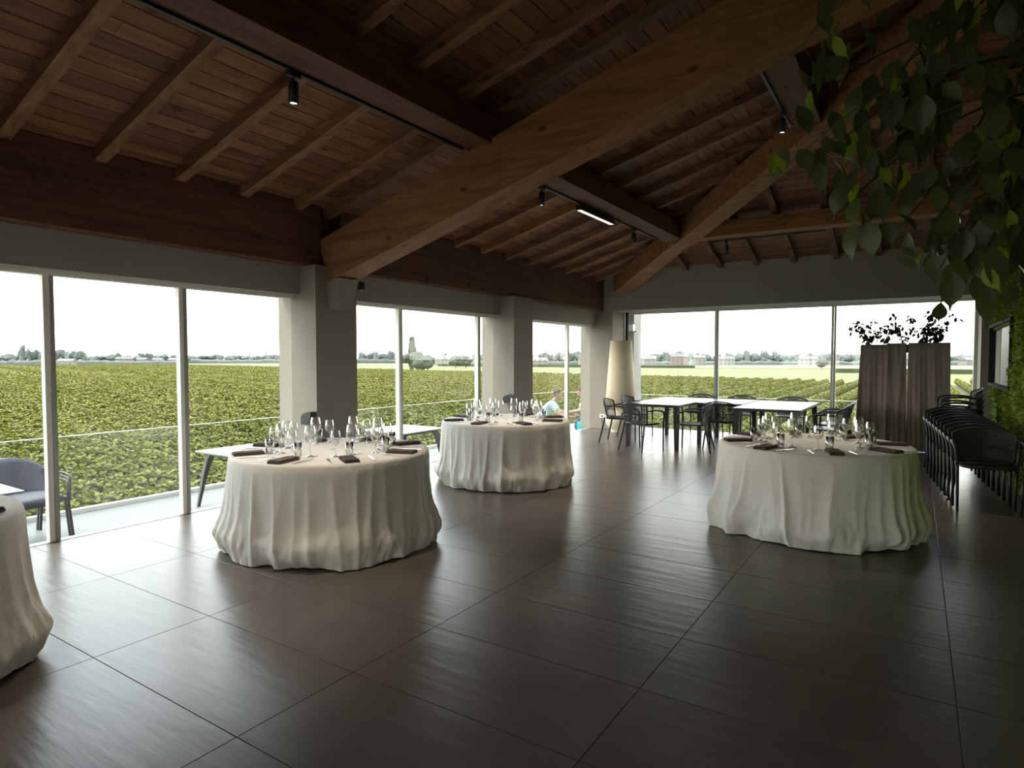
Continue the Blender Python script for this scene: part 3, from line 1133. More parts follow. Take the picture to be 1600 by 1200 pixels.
chair(-1.10, 11.25, PI / 2, 'black armchair tucked in beside the curtain screen')
for k in range(9):
    chair(0.605 - 0.028 * k, 7.72 + 0.205 * k, PI + 0.06, 'black armchair nested in a row along the moss wall', 'nested black armchairs along the moss wall', 0.012 * k)
for k in range(5):
    chair(0.50, 10.62 + 0.05 * k, PI / 2 + 0.05, 'black armchair stacked upright beside the curtain screen', 'stacked black armchairs beside the curtain screen', 0.075 * k)


# ================================================================== BLUE-TOPPED TABLES
def dining_table(x0, x1, y0, y1, label):
    t = thing('dining_table', label, 'table', ((x0 + x1) / 2, (y0 + y1) / 2, 0))
    w, d = (x1 - x0) / 2, (y1 - y0) / 2
    n = 2
    # two glass leaves side by side with a hairline joint
    for k in range(n):
        a, b = -d + 2 * d * k / n + 0.002, -d + 2 * d * (k + 1) / n - 0.002
        MB().cbox(-w, w, a, b, 0.728, 0.742, 0.002).build('table_top', 'table_glass_top', t)
    MB().box(-w + 0.02, w - 0.02, -d + 0.02, d - 0.02, 0.695, 0.728).build('apron', 'black_metal', t)
    for sx in (-1, 1):
        for sy in (-1, 1):
            MB().loft([[(sx * (w - 0.05) + a * 0.03, sy * (d - 0.05) + b * 0.03, 0.0) for a, b in ((-1, -1), (1, -1), (1, 1), (-1, 1))],
                       [(sx * (w - 0.06) + a * 0.042, sy * (d - 0.06) + b * 0.042, 0.71) for a, b in ((-1, -1), (1, -1), (1, 1), (-1, 1))]]).build('leg', 'black_metal', t)
    return t


dining_table(-4.19, -3.24, 10.0, 12.08, 'pale blue glass-topped table with black legs next to the cream lamp')
dining_table(-3.21, -2.43, 10.83, 12.1, 'pale blue glass-topped table set back between two others by the window post')
dining_table(-2.39, -1.41, 9.98, 12.0, 'pale blue glass-topped table with black legs next to the curtain screen')

# ================================================================== FLOOR LAMP
t = thing('floor_lamp', 'tall cream lamp with conical shade over a bulbous base beside the corner pillar', 'floor lamp', (-5.08, 11.92, 0))
MB().lathe([(0.001, 0.0), (0.20, 0.0), (0.205, 0.02), (0.205, 0.055), (0.225, 0.075), (0.285, 0.15), (0.312, 0.25), (0.305, 0.34), (0.265, 0.43), (0.20, 0.495), (0.13, 0.545), (0.10, 0.585), (0.001, 0.59)], 48).build('base', 'ceramic', t)
sh = MB()
sh.lathe([(0.312, 0.56), (0.316, 0.562), (0.218, 1.872), (0.213, 1.872), (0.309, 0.565), (0.312, 0.56)], 56)
sh.build('lamp_shade', 'lamp_shade', t)
MB().tube([(0, 0, 0.58), (0, 0, 1.3)], 0.014, 8).build('pole', 'steel', t)
MB().lathe([(0.001, 1.42), (0.03, 1.41), (0.045, 1.37), (0.03, 1.32), (0.014, 1.29)], 16).build('bulb', 'white_plastic', t)
for a in (0, 2 * PI / 3, 4 * PI / 3):
    MB().tube([(0, 0, 1.29), (0.27 * math.cos(a) * 0.93, 0.27 * math.sin(a) * 0.93, 1.20)], 0.004, 6).build('shade_spoke', 'steel', t)
cb = MB().tube(smooth_path([(-5.30, 12.0, 0.008), (-5.42, 12.08, 0.007), (-5.52, 12.11, 0.007), (-5.60, 12.17, 0.01), (-5.62, 12.185, 0.06), (-5.62, 12.18, 0.25)], 5), 0.005, 6).build('lamp_cable', 'black_plastic')
tag(cb, 'thin black cable running from the cream lamp to the white socket', 'cable')

# ================================================================== CURTAIN SCREEN WITH PLANTER
def drape(x0, x1, y_, zt, zb, flare, folds, seed, parent):
    """hanging fabric sheet with soft vertical folds, given thickness"""
    n, mz = 60, 14
    r_ = random.Random(seed)
    p = [r_.uniform(0, 6) for _ in range(4)]
    front, backs = [], []
    for i in range(mz + 1):
        t_ = i / mz
        z = zt + (zb - zt) * t_
        xa, xb = x0 - flare[0] * t_, x1 + flare[1] * t_
        rowf, rowb = [], []
        for k in range(n + 1):
            u = k / n
            w = math.sin(folds * 2 * PI * u + p[0] + 1.3 * math.sin(4 * u + p[1])) * (0.003 + 0.011 * t_) + 0.005 * math.sin(folds * 6.6 * PI * u + p[2] - 2.5 * t_) * (0.3 + t_)
            w += noise.noise(Vector((u * 5, t_ * 3, seed))) * 0.02
            rowf.append((xa + (xb - xa) * u, y_ + w, z))
            rowb.append((xa + (xb - xa) * u, y_ + w + 0.006, z))
        front.append(rowf + rowb[::-1])
    return MB().loft(front, True, True, True).build('drape', 'curtain', parent)


scr = thing('curtain_screen', 'brown fabric screen of hanging drapes with leafy plants on top', 'screen', (0, 0, 0))
drape(-0.79, -0.40, 12.02, 1.74, 0.03, (0.07, 0.0), 1.6, 1, scr)
drape(-0.40, -0.14, 11.95, 1.76, 0.02, (0.01, 0.03), 1.0, 2, scr)
drape(-0.115, 0.445, 11.93, 1.76, 0.02, (0.0, 0.03), 2.6, 3, scr)
for x0, x1 in ((-0.80, -0.15), (-0.10, 0.44)):
    f = MB().box(x0, x1, 12.08, 12.12, 0.0, 0.05)
    f.box(x0, x0 + 0.04, 12.05, 12.12, 0.0, 1.72).box(x1 - 0.04, x1, 12.05, 12.12, 0.0, 1.72).box(x0, x1, 12.05, 12.12, 1.66, 1.72)
    f.build('screen_frame', 'black_metal', scr)
MB().box(-0.78, 0.42, 12.04, 12.14, 1.60, 1.74).build('planter_box', 'black_metal', scr)
tag(MB().lathe([(0.001, 0), (0.012, 0), (0.012, 0.03), (0.007, 0.035), (0.007, 0.5), (0.012, 0.55), (0.001, 0.56)], 10).build('pole_finial', 'ceramic', None, (-0.125, 11.99, 0.72)), 'slim pale rod standing in the gap between the brown drapes', 'rod')


def leaf_mesh(L, W, tip, m, curl=0.25, fold=0.25, petiole=0.3):
    """ovate leaf with a drawn-out drip tip, base at the origin, growing along -Z (hanging), face to -Y"""
    rows = [(0.0, 0.03), (0.10, 0.45), (0.28, 0.92), (0.45, 1.0), (0.62, 0.80), (0.76, 0.42), (0.84, 0.14), (1.0, 0.02)]
    mb = MB()
    vs = []
    for t_, w in rows:
        y_ = -math.sin(t_ * 2.4) * curl * L * 0.3
        z_ = -t_ * L
        ww = w * W / 2
        vs += [(-ww, y_ - fold * ww, z_), (0, y_, z_), (ww, y_ - fold * ww, z_)]
    fs = []
    for i in range(len(rows) - 1):
        for j in range(2):
            a = i * 3 + j
            fs.append((a, a + 1, a + 4, a + 3))
    mb.add(vs, fs, True)
    if petiole:
        mb.tube([(0, 0, 0), (0, 0.01, petiole * L * 0.5), (0, 0.03, petiole * L)], 0.0016, 4)
    return mb.mesh('leaf', m)


# plants on the screen: dark leafy sprays, each one a plant with twigs and leaves
small_leaf = [leaf_mesh(0.10, 0.050, 0, 'leaf_planter', 0.3, 0.2, 0.0), leaf_mesh(0.08, 0.044, 0, 'leaf_planter', 0.2, 0.3, 0.0)]


def planter_plant(x_, h, spread, n_tw, n_leaf, seed, label):
    r_ = random.Random(seed)
    t = thing('potted_plant', label, 'plant', (x_, 12.09, 1.741))
    for k in range(n_tw):
        a = r_.uniform(0, 2 * PI)
        out = r_.uniform(0.3, 1.0) * spread
        tipx = out * math.cos(a) if abs(math.cos(a)) > 0.3 else out * math.copysign(0.5, math.cos(a))
        hh_ = h * r_.uniform(0.45, 1.0)
        pts = smooth_path([(r_.uniform(-0.04, 0.04), r_.uniform(-0.02, 0.02), 0), (tipx * 0.35, out * 0.2 * math.sin(a), hh_ * 0.5), (tipx * 0.8, out * 0.35 * math.sin(a), hh_ * 0.9), (tipx * 1.1, out * 0.4 * math.sin(a), hh_ * r_.uniform(0.8, 1.0))], 3)
        tw = MB().tube(pts, [0.005 - 0.0035 * i / (len(pts) - 1) for i in range(len(pts))], 5).build('twig', 'twig', t)
        for q in range(n_leaf):
            p = pts[min(len(pts) - 1, 1 + int(r_.random() * (len(pts) - 1)))]
            p = Vector(p) + Vector((r_.uniform(-0.04, 0.04), r_.uniform(-0.04, 0.04), r_.uniform(-0.03, 0.03)))
            o = ob('leaf', r_.choice(small_leaf), tw, p, (r_.uniform(-1.5, 0.4), r_.uniform(-0.8, 0.8), r_.uniform(0, 2 * PI)))


planter_plant(-0.66, 0.40, 0.36, 9, 12, 4, 'dark leafy plant trailing over the outer edge of the brown screen')
planter_plant(-0.44, 0.42, 0.26, 8, 12, 5, 'dark bushy plant on the brown screen beside the trailing one')
planter_plant(-0.18, 0.60, 0.26, 5, 7, 6, 'tall thin-twigged plant over the gap of the brown screen')
planter_plant(0.06, 0.42, 0.24, 8, 12, 8, 'dark leafy plant on the brown screen next to the gap')
planter_plant(0.27, 0.55, 0.26, 10, 12, 9, 'dark bushy plant on the brown screen nearest the moss wall')

# ================================================================== HANGING LEAVES ON THE MOSS WALL
LD = [leaf_mesh(0.15, 0.080, 0, 'leaf_dark', c, f, 0.35) for c, f in ((0.3, 0.25), (0.6, 0.1), (0.1, 0.45))] + [leaf_mesh(0.18, 0.098, 0, 'leaf_dark', 0.35, 0.2, 0.3)]
LB = [leaf_mesh(0.115, 0.050, 0, 'leaf_bright', c, f, 0.35) for c, f in ((0.3, 0.5), (0.6, 0.3))] + [leaf_mesh(0.145, 0.066, 0, 'leaf_bright', 0.3, 0.35, 0.3)]


def hanging_plant(seed, O, stems, label, vine=None):
    """stems come out of the wall, arch over and droop; leaves hang on their petioles along them"""
    r_ = random.Random(seed)
    O = Vector(O)
    t = thing('hanging_plant', label, 'plant', O)
    for si, (a, b, c, d, n) in enumerate(stems):
        pts = [p - O for p in smooth_path([a, b, c, d], 6)]
        st = MB().tube(pts, [0.0075 - 0.0055 * i / (len(pts) - 1) for i in range(len(pts))], 6).build('stem', 'twig' if si % 2 else 'stem_green', t)
        for k in range(n):
            s_ = 0.28 + 0.72 * (k + r_.random()) / n
            i = min(len(pts) - 1, int(s_ * (len(pts) - 1)))
            p = pts[i] + Vector((r_.uniform(-0.08, 0.08), r_.uniform(-0.12, 0.12), r_.uniform(-0.17, 0.06)))
            bright = r_.random() < 0.15
            me = r_.choice(LB if bright else LD)
            o = ob('leaf', me, st, p, (r_.gauss(0.08, 0.30), r_.gauss(0, 0.30), r_.uniform(-0.9, 1.5)))
            q = r_.uniform(0.62, 0.98)
            o.scale = (q, q, q)
    if vine:
        MB().tube([p - O for p in smooth_path(vine, 5)], 0.0045, 6).build('vine', 'twig', t)


W = 0.93
hanging_plant(21, (W, 3.1, 2.75), [
    ((W, 3.0, 2.55), (0.35, 2.95, 2.62), (-0.10, 2.72, 2.50), (-0.44, 2.50, 2.20), 22),
    ((W, 3.1, 2.70), (0.30, 3.00, 2.80), (-0.15, 2.80, 2.66), (-0.47, 2.62, 2.38), 22),
    ((W, 2.9, 3.05), (0.20, 2.85, 2.98), (-0.22, 2.65, 2.84), (-0.42, 2.52, 2.60), 22),
    ((W, 3.2, 2.95), (0.45, 3.05, 2.98), (0.10, 2.88, 2.80), (-0.12, 2.78, 2.52), 20),
    ((W, 3.0, 2.35), (0.30, 2.90, 2.46), (-0.06, 2.74, 2.34), (-0.26, 2.60, 2.12), 24),
    ((W, 3.2, 2.40), (0.40, 3.05, 2.50), (0.02, 2.85, 2.34), (-0.30, 2.66, 2.02), 24),
    ((W, 3.3, 2.60), (0.40, 3.10, 2.70), (0.02, 2.92, 2.54), (-0.20, 2.76, 2.28), 24),
    ((W, 3.4, 2.75), (0.60, 3.20, 2.80), (0.34, 2.96, 2.62), (0.24, 2.84, 2.32), 24),
    ((W, 3.8, 2.75), (0.70, 3.55, 2.85), (0.46, 3.30, 2.74), (0.34, 3.12, 2.45), 24),
    ((W, 3.1, 2.50), (0.30, 2.98, 2.62), (-0.08, 2.80, 2.48), (-0.34, 2.62, 2.24), 24),
    ((W, 3.3, 2.85), (0.40, 3.10, 2.90), (0.05, 2.95, 2.74), (-0.22, 2.80, 2.46), 22),
    ((W, 3.0, 3.20), (0.50, 2.95, 3.16), (0.25, 2.82, 3.00), (0.16, 2.76, 2.76), 18),
    ((W, 3.4, 3.10), (0.62, 3.20, 3.12), (0.42, 3.05, 2.98), (0.33, 2.95, 2.72), 20),
], 'upper leafy plant arching out from the moss wall below the ceiling',
    [(-0.05, 2.6, 2.62), (0.0, 2.63, 2.60), (0.08, 2.68, 2.63), (0.13, 2.74, 2.70), (0.20, 2.82, 2.80), (0.30, 2.95, 2.86)])
hanging_plant(33, (W, 3.3, 2.2), [
    ((W, 3.3, 2.35), (0.45, 3.10, 2.40), (0.12, 2.90, 2.22), (-0.10, 2.74, 1.95), 28),
    ((W, 3.0, 2.25), (0.50, 2.95, 2.30), (0.22, 2.80, 2.10), (0.04, 2.68, 1.78), 28),
    ((W, 3.1, 2.15), (0.55, 3.00, 2.20), (0.30, 2.86, 2.02), (0.17, 2.74, 1.80), 26),
    ((W, 3.5, 2.35), (0.60, 3.30, 2.45), (0.34, 3.05, 2.28), (0.20, 2.95, 2.02), 28),
    ((W, 3.6, 2.10), (0.66, 3.40, 2.18), (0.44, 3.15, 2.05), (0.34, 3.02, 1.86), 26),
    ((W, 3.4, 2.00), (0.70, 3.25, 2.06), (0.50, 3.05, 1.94), (0.42, 2.95, 1.82), 22),
    ((W, 3.2, 2.55), (0.55, 3.05, 2.58), (0.28, 2.90, 2.40), (0.12, 2.80, 2.14), 28),
    ((W, 3.7, 2.45), (0.64, 3.45, 2.52), (0.42, 3.22, 2.38), (0.28, 3.10, 2.14), 28),
    ((W, 3.3, 2.20), (0.52, 3.12, 2.26), (0.20, 2.98, 2.12), (0.02, 2.86, 1.92), 28),
    ((W, 4.2, 2.55), (0.72, 3.95, 2.60), (0.55, 3.70, 2.46), (0.44, 3.55, 2.18), 22),
], 'lower leafy plant drooping off the moss wall in front of the back window')

# ================================================================== TERRACE
ZT = -0.40
XBAL, YBAL = -8.66, 15.75
te = struct(MB().box(XBAL - 0.12, XG - 0.06, -7, YBAL + 0.12, ZT - 0.3, ZT).build('terrace_floor', 'terrace_stone'), 'pale stone terrace floor outside the windows')
te2 = struct(MB().box(XG - 0.06, 7, YB + 0.1, YBAL + 0.12, ZT - 0.3, ZT).build('terrace_floor', 'terrace_stone'), 'pale stone terrace floor behind the back windows')
struct(MB().box(XBAL - 0.02, 7, -7, YBAL, -4.6, ZT - 0.3).build('wall_base', 'plaster'), 'outer base wall of the terrace')


def balustrade(name, label, a0, a1, fixed, axis, step):
    t = thing(name, label, 'balustrade', (0, 0, 0))
    q = a0
    while q < a1 - 0.01:
        e = min(q + step, a1)
        mb = MB()
        if axis == 1:
            mb.box(fixed - 0.007, fixed + 0.007, q + 0.006, e - 0.006, ZT, 0.555)
        else:
            mb.box(q + 0.006, e - 0.006, fixed - 0.007, fixed + 0.007, ZT, 0.555)
        mb.build('glass_panel', 'rail_glass', t)
        q = e
    if axis == 1:
        MB().box(fixed - 0.04, fixed + 0.04, a0, a1, ZT, ZT + 0.05).build('base_channel', 'frame_alu', t)
        MB().box(fixed - 0.008, fixed + 0.008, a0, a1, 0.555, 0.563).build('top_edge', 'frame_alu', t)
    else:
        MB().box(a0, a1, fixed - 0.04, fixed + 0.04, ZT, ZT + 0.05).build('base_channel', 'frame_alu', t)
        MB().box(a0, a1, fixed - 0.008, fixed + 0.008, 0.555, 0.563).build('top_edge', 'frame_alu', t)


balustrade('glass_balustrade', 'frameless glass balustrade along the vineyard side of the terrace', 2.72 - 1.07 * 8, YBAL, XBAL, 1, 1.07)
balustrade('glass_balustrade', 'frameless glass balustrade across the terrace behind the back windows', XBAL, 6.0, YBAL, 0, 1.3)


def terrace_table(x0, x1, y0, y1, label):
    cx, cy, w, d = (x0 + x1) / 2, (y0 + y1) / 2, (x1 - x0) / 2, (y1 - y0) / 2
    t = thing('terrace_table', label, 'table', (cx, cy, ZT))
    MB().cbox(-w, w, -d, d, 0.70, 0.722, 0.004).build('table_top', 'table_white', t)
    MB().box(-w + 0.10, w - 0.10, -d + 0.10, d - 0.10, 0.66, 0.70).build('apron', 'table_leg_gray', t)
    for sx in (-1, 1):
        for sy in (-1, 1):
            rings = []
            for z, off, s in ((0.70, 0.15, 0.050), (0.62, 0.115, 0.036), (0.40, 0.075, 0.028), (0.0, 0.02, 0.016)):
                px_, py_ = sx * (w - off), sy * (d - off)
                rings.append([(px_ + a * s, py_ + b * s, z) for a, b in ((-1, -1), (1, -1), (1, 1), (-1, 1))])
            MB().loft(rings).build('leg', 'table_leg_gray', t)


terrace_table(-7.74, -6.72, 4.44, 5.5, 'white-topped terrace table with grey splayed legs behind the pillar-side round table')
terrace_table(-7.74, -6.75, 7.25, 8.3, 'white-topped terrace table seen between the two grey pillars')
terrace_table(-7.7, -6.68, 1.2, 2.26, 'white-topped terrace table in front of the padded grey chair')


def padded_chair(loc, rz, label):
    t = thing('terrace_chair', label, 'chair', loc, rz)
    def pad(name, w, d, h, c, rot, m):
        mb = MB()
        rings = []
        for s, z in ((0.90, -h / 2), (0.985, -h * 0.32), (1.0, 0), (0.985, h * 0.32), (0.88, h / 2), (0.5, h * 0.56)):
            ring = []
            for k in range(28):
                a = 2 * PI * k / 28
                cc, ss = math.cos(a), math.sin(a)
                ring.append((w / 2 * s * math.copysign(abs(cc) ** 0.45, cc), d / 2 * s * math.copysign(abs(ss) ** 0.45, ss), z))
            rings.append(ring)
        o = mb.loft(rings, True, True, True).build(name, m, t, c)
        o.rotation_euler = rot
        return o
    pad('seat', 0.58, 0.54, 0.10, (0, 0.0, 0.42), (0, 0, 0), 'padded_gray')
    # winged back, curved round the sitter
    rings = []
    for i in range(9):
        v = i / 8
        ring_f, ring_b = [], []
        for k in range(17):
            u = -1 + k / 8
            w = 0.30 + 0.03 * math.sin(v * PI)
            y_ = -0.25 - 0.11 * v + 0.16 * u * u * (1 - 0.35 * v)
            z_ = 0.44 + 0.40 * v - 0.10 * v * abs(u) ** 3
            ring_f.append((u * w, y_ + 0.03, z_))
            ring_b.append((u * w * 1.02, y_ - 0.03, z_))
        rings.append(ring_f + ring_b[::-1])
    MB().loft(rings, True, True, True).build('backrest', 'padded_gray', t)
    for s in (-1, 1):
        # slatted arm: three bars bending down into a double leg
        for q, off in enumerate((0.0, 0.035, 0.07)):
            MB().tube(smooth_path([(s * 0.30, -0.20, 0.70 - off), (s * 0.325, 0.02, 0.675 - off), (s * 0.325, 0.20 - off * 0.5, 0.655 - off), (s * 0.318, 0.245 - off * 0.5, 0.56), (s * 0.312, 0.235 - off * 0.5, 0.40)], 4), 0.010, 6).build('arm_bar', 'chair_frame_gray', t)
        for yy, y2 in ((0.22, 0.27), (-0.22, -0.30)):
            MB().bar((s * 0.30, yy, 0.42), (s * 0.315, y2, 0.0), 0.026, 0.022, (0, 1, 0)).build('leg', 'chair_frame_gray', t)
            MB().bar((s * 0.30, yy - 0.04, 0.42), (s * 0.315, y2 - 0.04, 0.0), 0.026, 0.022, (0, 1, 0)).build('leg', 'chair_frame_gray', t)
    return t


padded_chair((-7.78, 2.62, ZT), -1.40, 'grey padded terrace armchair with slatted arms beside the window post')

# box and outer pillar seen through the back window
op = struct(MB().box(-5.75, -5.42, YB + 0.5, YB + 0.95, ZT, 3.0).build('outer_pillar', 'plaster'), 'outer pillar on the terrace behind the back window')
t = thing('wall_unit', 'pale grey box unit fixed high on the outer pillar behind the cream lamp', 'box', (-5.42, YB + 0.45, 2.16))
MB().cbox(-0.28, 0.06, -0.10, 0.04, 0.14, 0.44, 0.008).build('housing', 'box_gray', t)
MB().cbox(-0.26, 0.03, -0.08, 0.04, -0.03, 0.135, 0.006).build('control_box', 'white_plastic', t)
MB().box(-0.27, 0.12, -0.09, 0.03, -0.05, -0.03).build('shelf', 'frame_gray', t)
MB().box(0.06, 0.11, -0.05, -0.02, 0.38, 0.40).build('bracket', 'frame_gray', t)

# ================================================================== PEOPLE ON THE TERRACE
def skin_body(name, joints, edges, m, parent, sub=2):
    me = bpy.data.meshes.new(name)
    me.from_pydata([j[:3] for j in joints], edges, [])
    o = ob(name, me, parent)
    me.materials.append(M[m])
    md = o.modifiers.new('skin', 'SKIN')
    md.use_smooth_shade = True
    for i, j in enumerate(joints):
        r = j[3]
        me.skin_vertices[0].data[i].radius = r if isinstance(r, tuple) else (r, r)
    me.skin_vertices[0].data[0].use_root = True
    s = o.modifiers.new('sub', 'SUBSURF')
    s.levels = s.render_levels = sub
    return o


def head_mesh(c, fwd):
    """head with nose, brow, chin and ears; fwd = facing angle"""
    mb = MB()
    rings = []
    for i in range(13):
        v = i / 12
        z = -0.125 + 0.25 * v
        ring = []
        for k in range(24):
            a = 2 * PI * k / 24
            e = math.sqrt(max(0.0, 1 - (abs(v - 0.52) / 0.53) ** 2.3))
            rx = 0.076 * e
            ry = 0.098 * e
            x_, y_ = rx * math.cos(a), ry * math.sin(a)
            if y_ > 0:
                y_ += 0.022 * math.exp(-((v - 0.42) / 0.09) ** 2) * math.exp(-(x_ / 0.014) ** 2)
                y_ -= 0.010 * math.exp(-((v - 0.53) / 0.05) ** 2) * math.exp(-((abs(x_) - 0.032) / 0.015) ** 2)
                y_ += 0.006 * math.exp(-((v - 0.24) / 0.05) ** 2) * math.exp(-(x_ / 0.025) ** 2)
            if v < 0.3:
                y_ += 0.012
            ring.append((x_, y_, z))
        rings.append(ring)
    mb.loft(rings, True, True, True)
    for s in (-1, 1):
        mb.lathe([(0.002, -0.032), (0.012, -0.02), (0.015, 0.0), (0.013, 0.02), (0.002, 0.03)], 8, (s * 0.078, -0.008, 0.0))
    return mb


def hand(mb_list, p, d, parent, m='skin', side=1):
    """palm with four bent fingers and a thumb, one continuous skin per hand"""
    p, d = Vector(p), Vector(d).normalized()
    up = Vector((0, 0, 1))
    s = d.cross(up).normalized() * side
    dn = Vector((0, 0, -1))
    J = [(*p, 0.024), (*(p + d * 0.05), (0.034, 0.018))]
    E = [(0, 1)]
    for k, (o, L) in enumerate(((-0.030, 0.060), (-0.010, 0.070), (0.010, 0.066), (0.030, 0.052))):
        b = len(J)
        q = p + d * 0.085 + s * o
        J += [(*q, 0.011), (*(q + d * L * 0.55 + dn * 0.010), 0.0095), (*(q + d * L * 0.85 + dn * 0.035), 0.008)]
        E += [(1, b), (b, b + 1), (b + 1, b + 2)]
    b = len(J)
    q = p + d * 0.035 - s * 0.042
    J += [(*q, 0.012), (*(q + d * 0.03 - s * 0.012 + dn * 0.015), 0.0095)]
    E += [(0, b), (b, b + 1)]
    return skin_body('hand', J, E, m, parent, 1)


def seated(loc, rz, label, shirt, legs, hair=True, lean=0.30, reach=((0.40, 0.18), (0.42, 0.12)), bare_shin=True, seat=0.34):
    """seated person facing +Y: one body skin, shirt, trousers, hands and hair on it"""
    t = thing('person', label, 'person', loc, rz)
    h = seat + 0.09
    sh = h + 0.50
    sy = lean
    n = []
    J = [(0, 0, h, (0.15, 0.12)), (0, sy * 0.35, h + 0.20, (0.135, 0.10)), (0, sy * 0.75, h + 0.38, (0.15, 0.105)), (0, sy, sh, (0.085, 0.07)), (0, sy + 0.06, sh + 0.09, 0.052), (0, sy + 0.08, sh + 0.15, 0.050)]
    E = [(0, 1), (1, 2), (2, 3), (3, 4), (4, 5)]
    hands = []
    for s, (fx, fz) in zip((-1, 1), reach):
        b = len(J)
        wr_ = Vector((s * 0.16, sy + fx + 0.14, h + fz))
        el = Vector((s * 0.25, sy + fx * 0.42, h + fz + 0.06))
        J += [(s * 0.165, sy - 0.02, sh - 0.04, 0.066), (*el, 0.047), (*((el + wr_) / 2), 0.043), (*wr_, 0.029)]
        E += [(2, b), (b, b + 1), (b + 1, b + 2), (b + 2, b + 3)]
        hands.append((wr_, (wr_ - el)))
    for s in (-1, 1):
        b = len(J)
        J += [(s * 0.10, 0.06, h - 0.01, 0.090), (s * 0.13, 0.42, h + 0.03, 0.064), (s * 0.14, 0.44, h - 0.18, 0.055), (s * 0.14, 0.42, 0.09, 0.038), (s * 0.15, 0.46, 0.045, 0.042), (s * 0.155, 0.60, 0.030, 0.036)]
        E += [(0, b), (b, b + 1), (b + 1, b + 2), (b + 2, b + 3), (b + 3, b + 4), (b + 4, b + 5)]
    body = skin_body('body', J, E, 'skin', t)
    # shirt over trunk and upper arms
    JS = [(0, -0.005, h + 0.02, (0.195, 0.165)), (0, sy * 0.35 - 0.005, h + 0.20, (0.185, 0.150)), (0, sy * 0.75 - 0.01, h + 0.38, (0.20, 0.155)), (0, sy - 0.005, sh - 0.005, (0.125, 0.105))]
    ES = [(0, 1), (1, 2), (2, 3)]
    for s, (fx, fz) in zip((-1, 1), reach):
        b = len(JS)
        el = Vector((s * 0.25, sy + fx * 0.42, h + fz + 0.06))
        so = Vector((s * 0.168, sy - 0.02, sh - 0.04))
        JS += [(*so, 0.098), (*(so.lerp(el, 0.62)), 0.082)]
        ES += [(2, b), (b, b + 1)]
    skin_body('shirt', JS, ES, shirt, t)
    JL = [(0, 0.0, h - 0.01, (0.17, 0.125))]
    EL = []
    for s in (-1, 1):
        b = len(JL)
        JL += [(s * 0.10, 0.08, h - 0.005, 0.106), (s * 0.13, 0.40, h + 0.03, 0.084)]
        EL += [(0, b), (b, b + 1)]
        if not bare_shin:
            JL += [(s * 0.14, 0.445, h - 0.18, 0.072), (s * 0.14, 0.42, 0.11, 0.058)]
            EL += [(b + 1, b + 2), (b + 2, b + 3)]
    skin_body('trousers', JL, EL, legs, t)
    for (w, d), s in zip(hands, (-1, 1)):
        hand(None, w, d, t, side=s)
    hc = Vector((0, sy + 0.10, sh + 0.205))
    hd = head_mesh(None, 0).build('head', 'skin', t, hc)
    hd.rotation_euler = (-0.25, 0, 0)
    if hair:
        mb = MB()
        rings = []
        for i in range(8):
            v = i / 7
            z = 0.015 + 0.12 * v
            e = math.sqrt(max(0.0, 1 - (max(0, z) / 0.139) ** 2.2))
            ring = []
            for k in range(24):
                a = 2 * PI * k / 24
                f = 0.94 if math.sin(a) > 0.35 and z < 0.06 else 1.07
                ring.append((0.079 * e * f * math.cos(a), (0.101 * e * f) * math.sin(a) - 0.004, z))
            rings.append(ring)
        # back of the head down to the nape
        mb.loft(rings, True, True, True)
        mb.add([(x_ * 1.06, min(-0.02, y_) * 1.05, z) for z in (-0.07, -0.03, 0.02) for x_, y_ in [(0.076 * math.cos(PI + PI * k / 10), 0.099 * math.sin(PI + PI * k / 10)) for k in range(11)]],
               [(r * 11 + k, r * 11 + k + 1, (r + 1) * 11 + k + 1, (r + 1) * 11 + k) for r in range(2) for k in range(10)], True)
        mb.build('hair', 'hair', hd)
    return t


PX, PY = -7.74, 13.48
seated((PX - 0.12, PY - 0.16, ZT), -1.00, 'person in a pale aqua T-shirt leaning forward on the terrace bench', 'shirt_aqua', 'shorts_navy', lean=0.36, seat=0.24)
seated((-6.70, 14.12, ZT), 2.16, 'person in blue jeans sitting partly behind the corner pillar', 'shirt_white', 'denim', reach=((0.36, 0.20), (0.34, 0.14)), bare_shin=False, lean=0.25, seat=0.28)
t = thing('terrace_bench', 'low pale bench under the person in the aqua shirt', 'bench', (PX - 0.20, PY - 0.22, ZT), -1.00)
MB().cbox(-0.75, 0.75, -0.32, 0.32, 0.17, 0.235, 0.01).build('seat', 'bench_white', t)
for s in (-0.68, 0.60):
    MB().box(s, s + 0.08, -0.28, 0.28, 0, 0.17).build('leg', 'bench_white', t)
t = thing('terrace_bench', 'low pale bench under the person in blue jeans', 'bench', (-6.64, 14.18, ZT), 2.16)
MB().cbox(-0.55, 0.55, -0.30, 0.30, 0.21, 0.275, 0.01).build('seat', 'bench_white', t)
for s in (-0.5, 0.42):
    MB().box(s, s + 0.08, -0.26, 0.26, 0, 0.21).build('leg', 'bench_white', t)
t = thing('low_table', 'low pale terrace table in front of the person in the aqua shirt', 'table', (PX + 0.30, PY + 0.10, ZT), -0.7)
MB().cbox(-0.28, 0.28, -0.22, 0.22, 0.34, 0.37, 0.006).build('table_top', 'bench_white', t)
for sx in (-1, 1):
    for sy in (-1, 1):
        MB().box(sx * 0.24 - 0.02, sx * 0.24 + 0.02, sy * 0.18 - 0.02, sy * 0.18 + 0.02, 0, 0.34).build('leg', 'bench_white', t)
t = thing('tote_bag', 'bright teal bag standing beside the blue jeans', 'bag', (-6.78, 13.62, ZT), 0.4)
MB().loft([[(a * w, b * d, z) for a, b in ((-1, -1), (1, -1), (1, 1), (-1, 1))] for w, d, z in ((0.13, 0.07, 0), (0.15, 0.08, 0.15), (0.14, 0.06, 0.33), (0.13, 0.045, 0.36))]).build('body', 'teal', t)
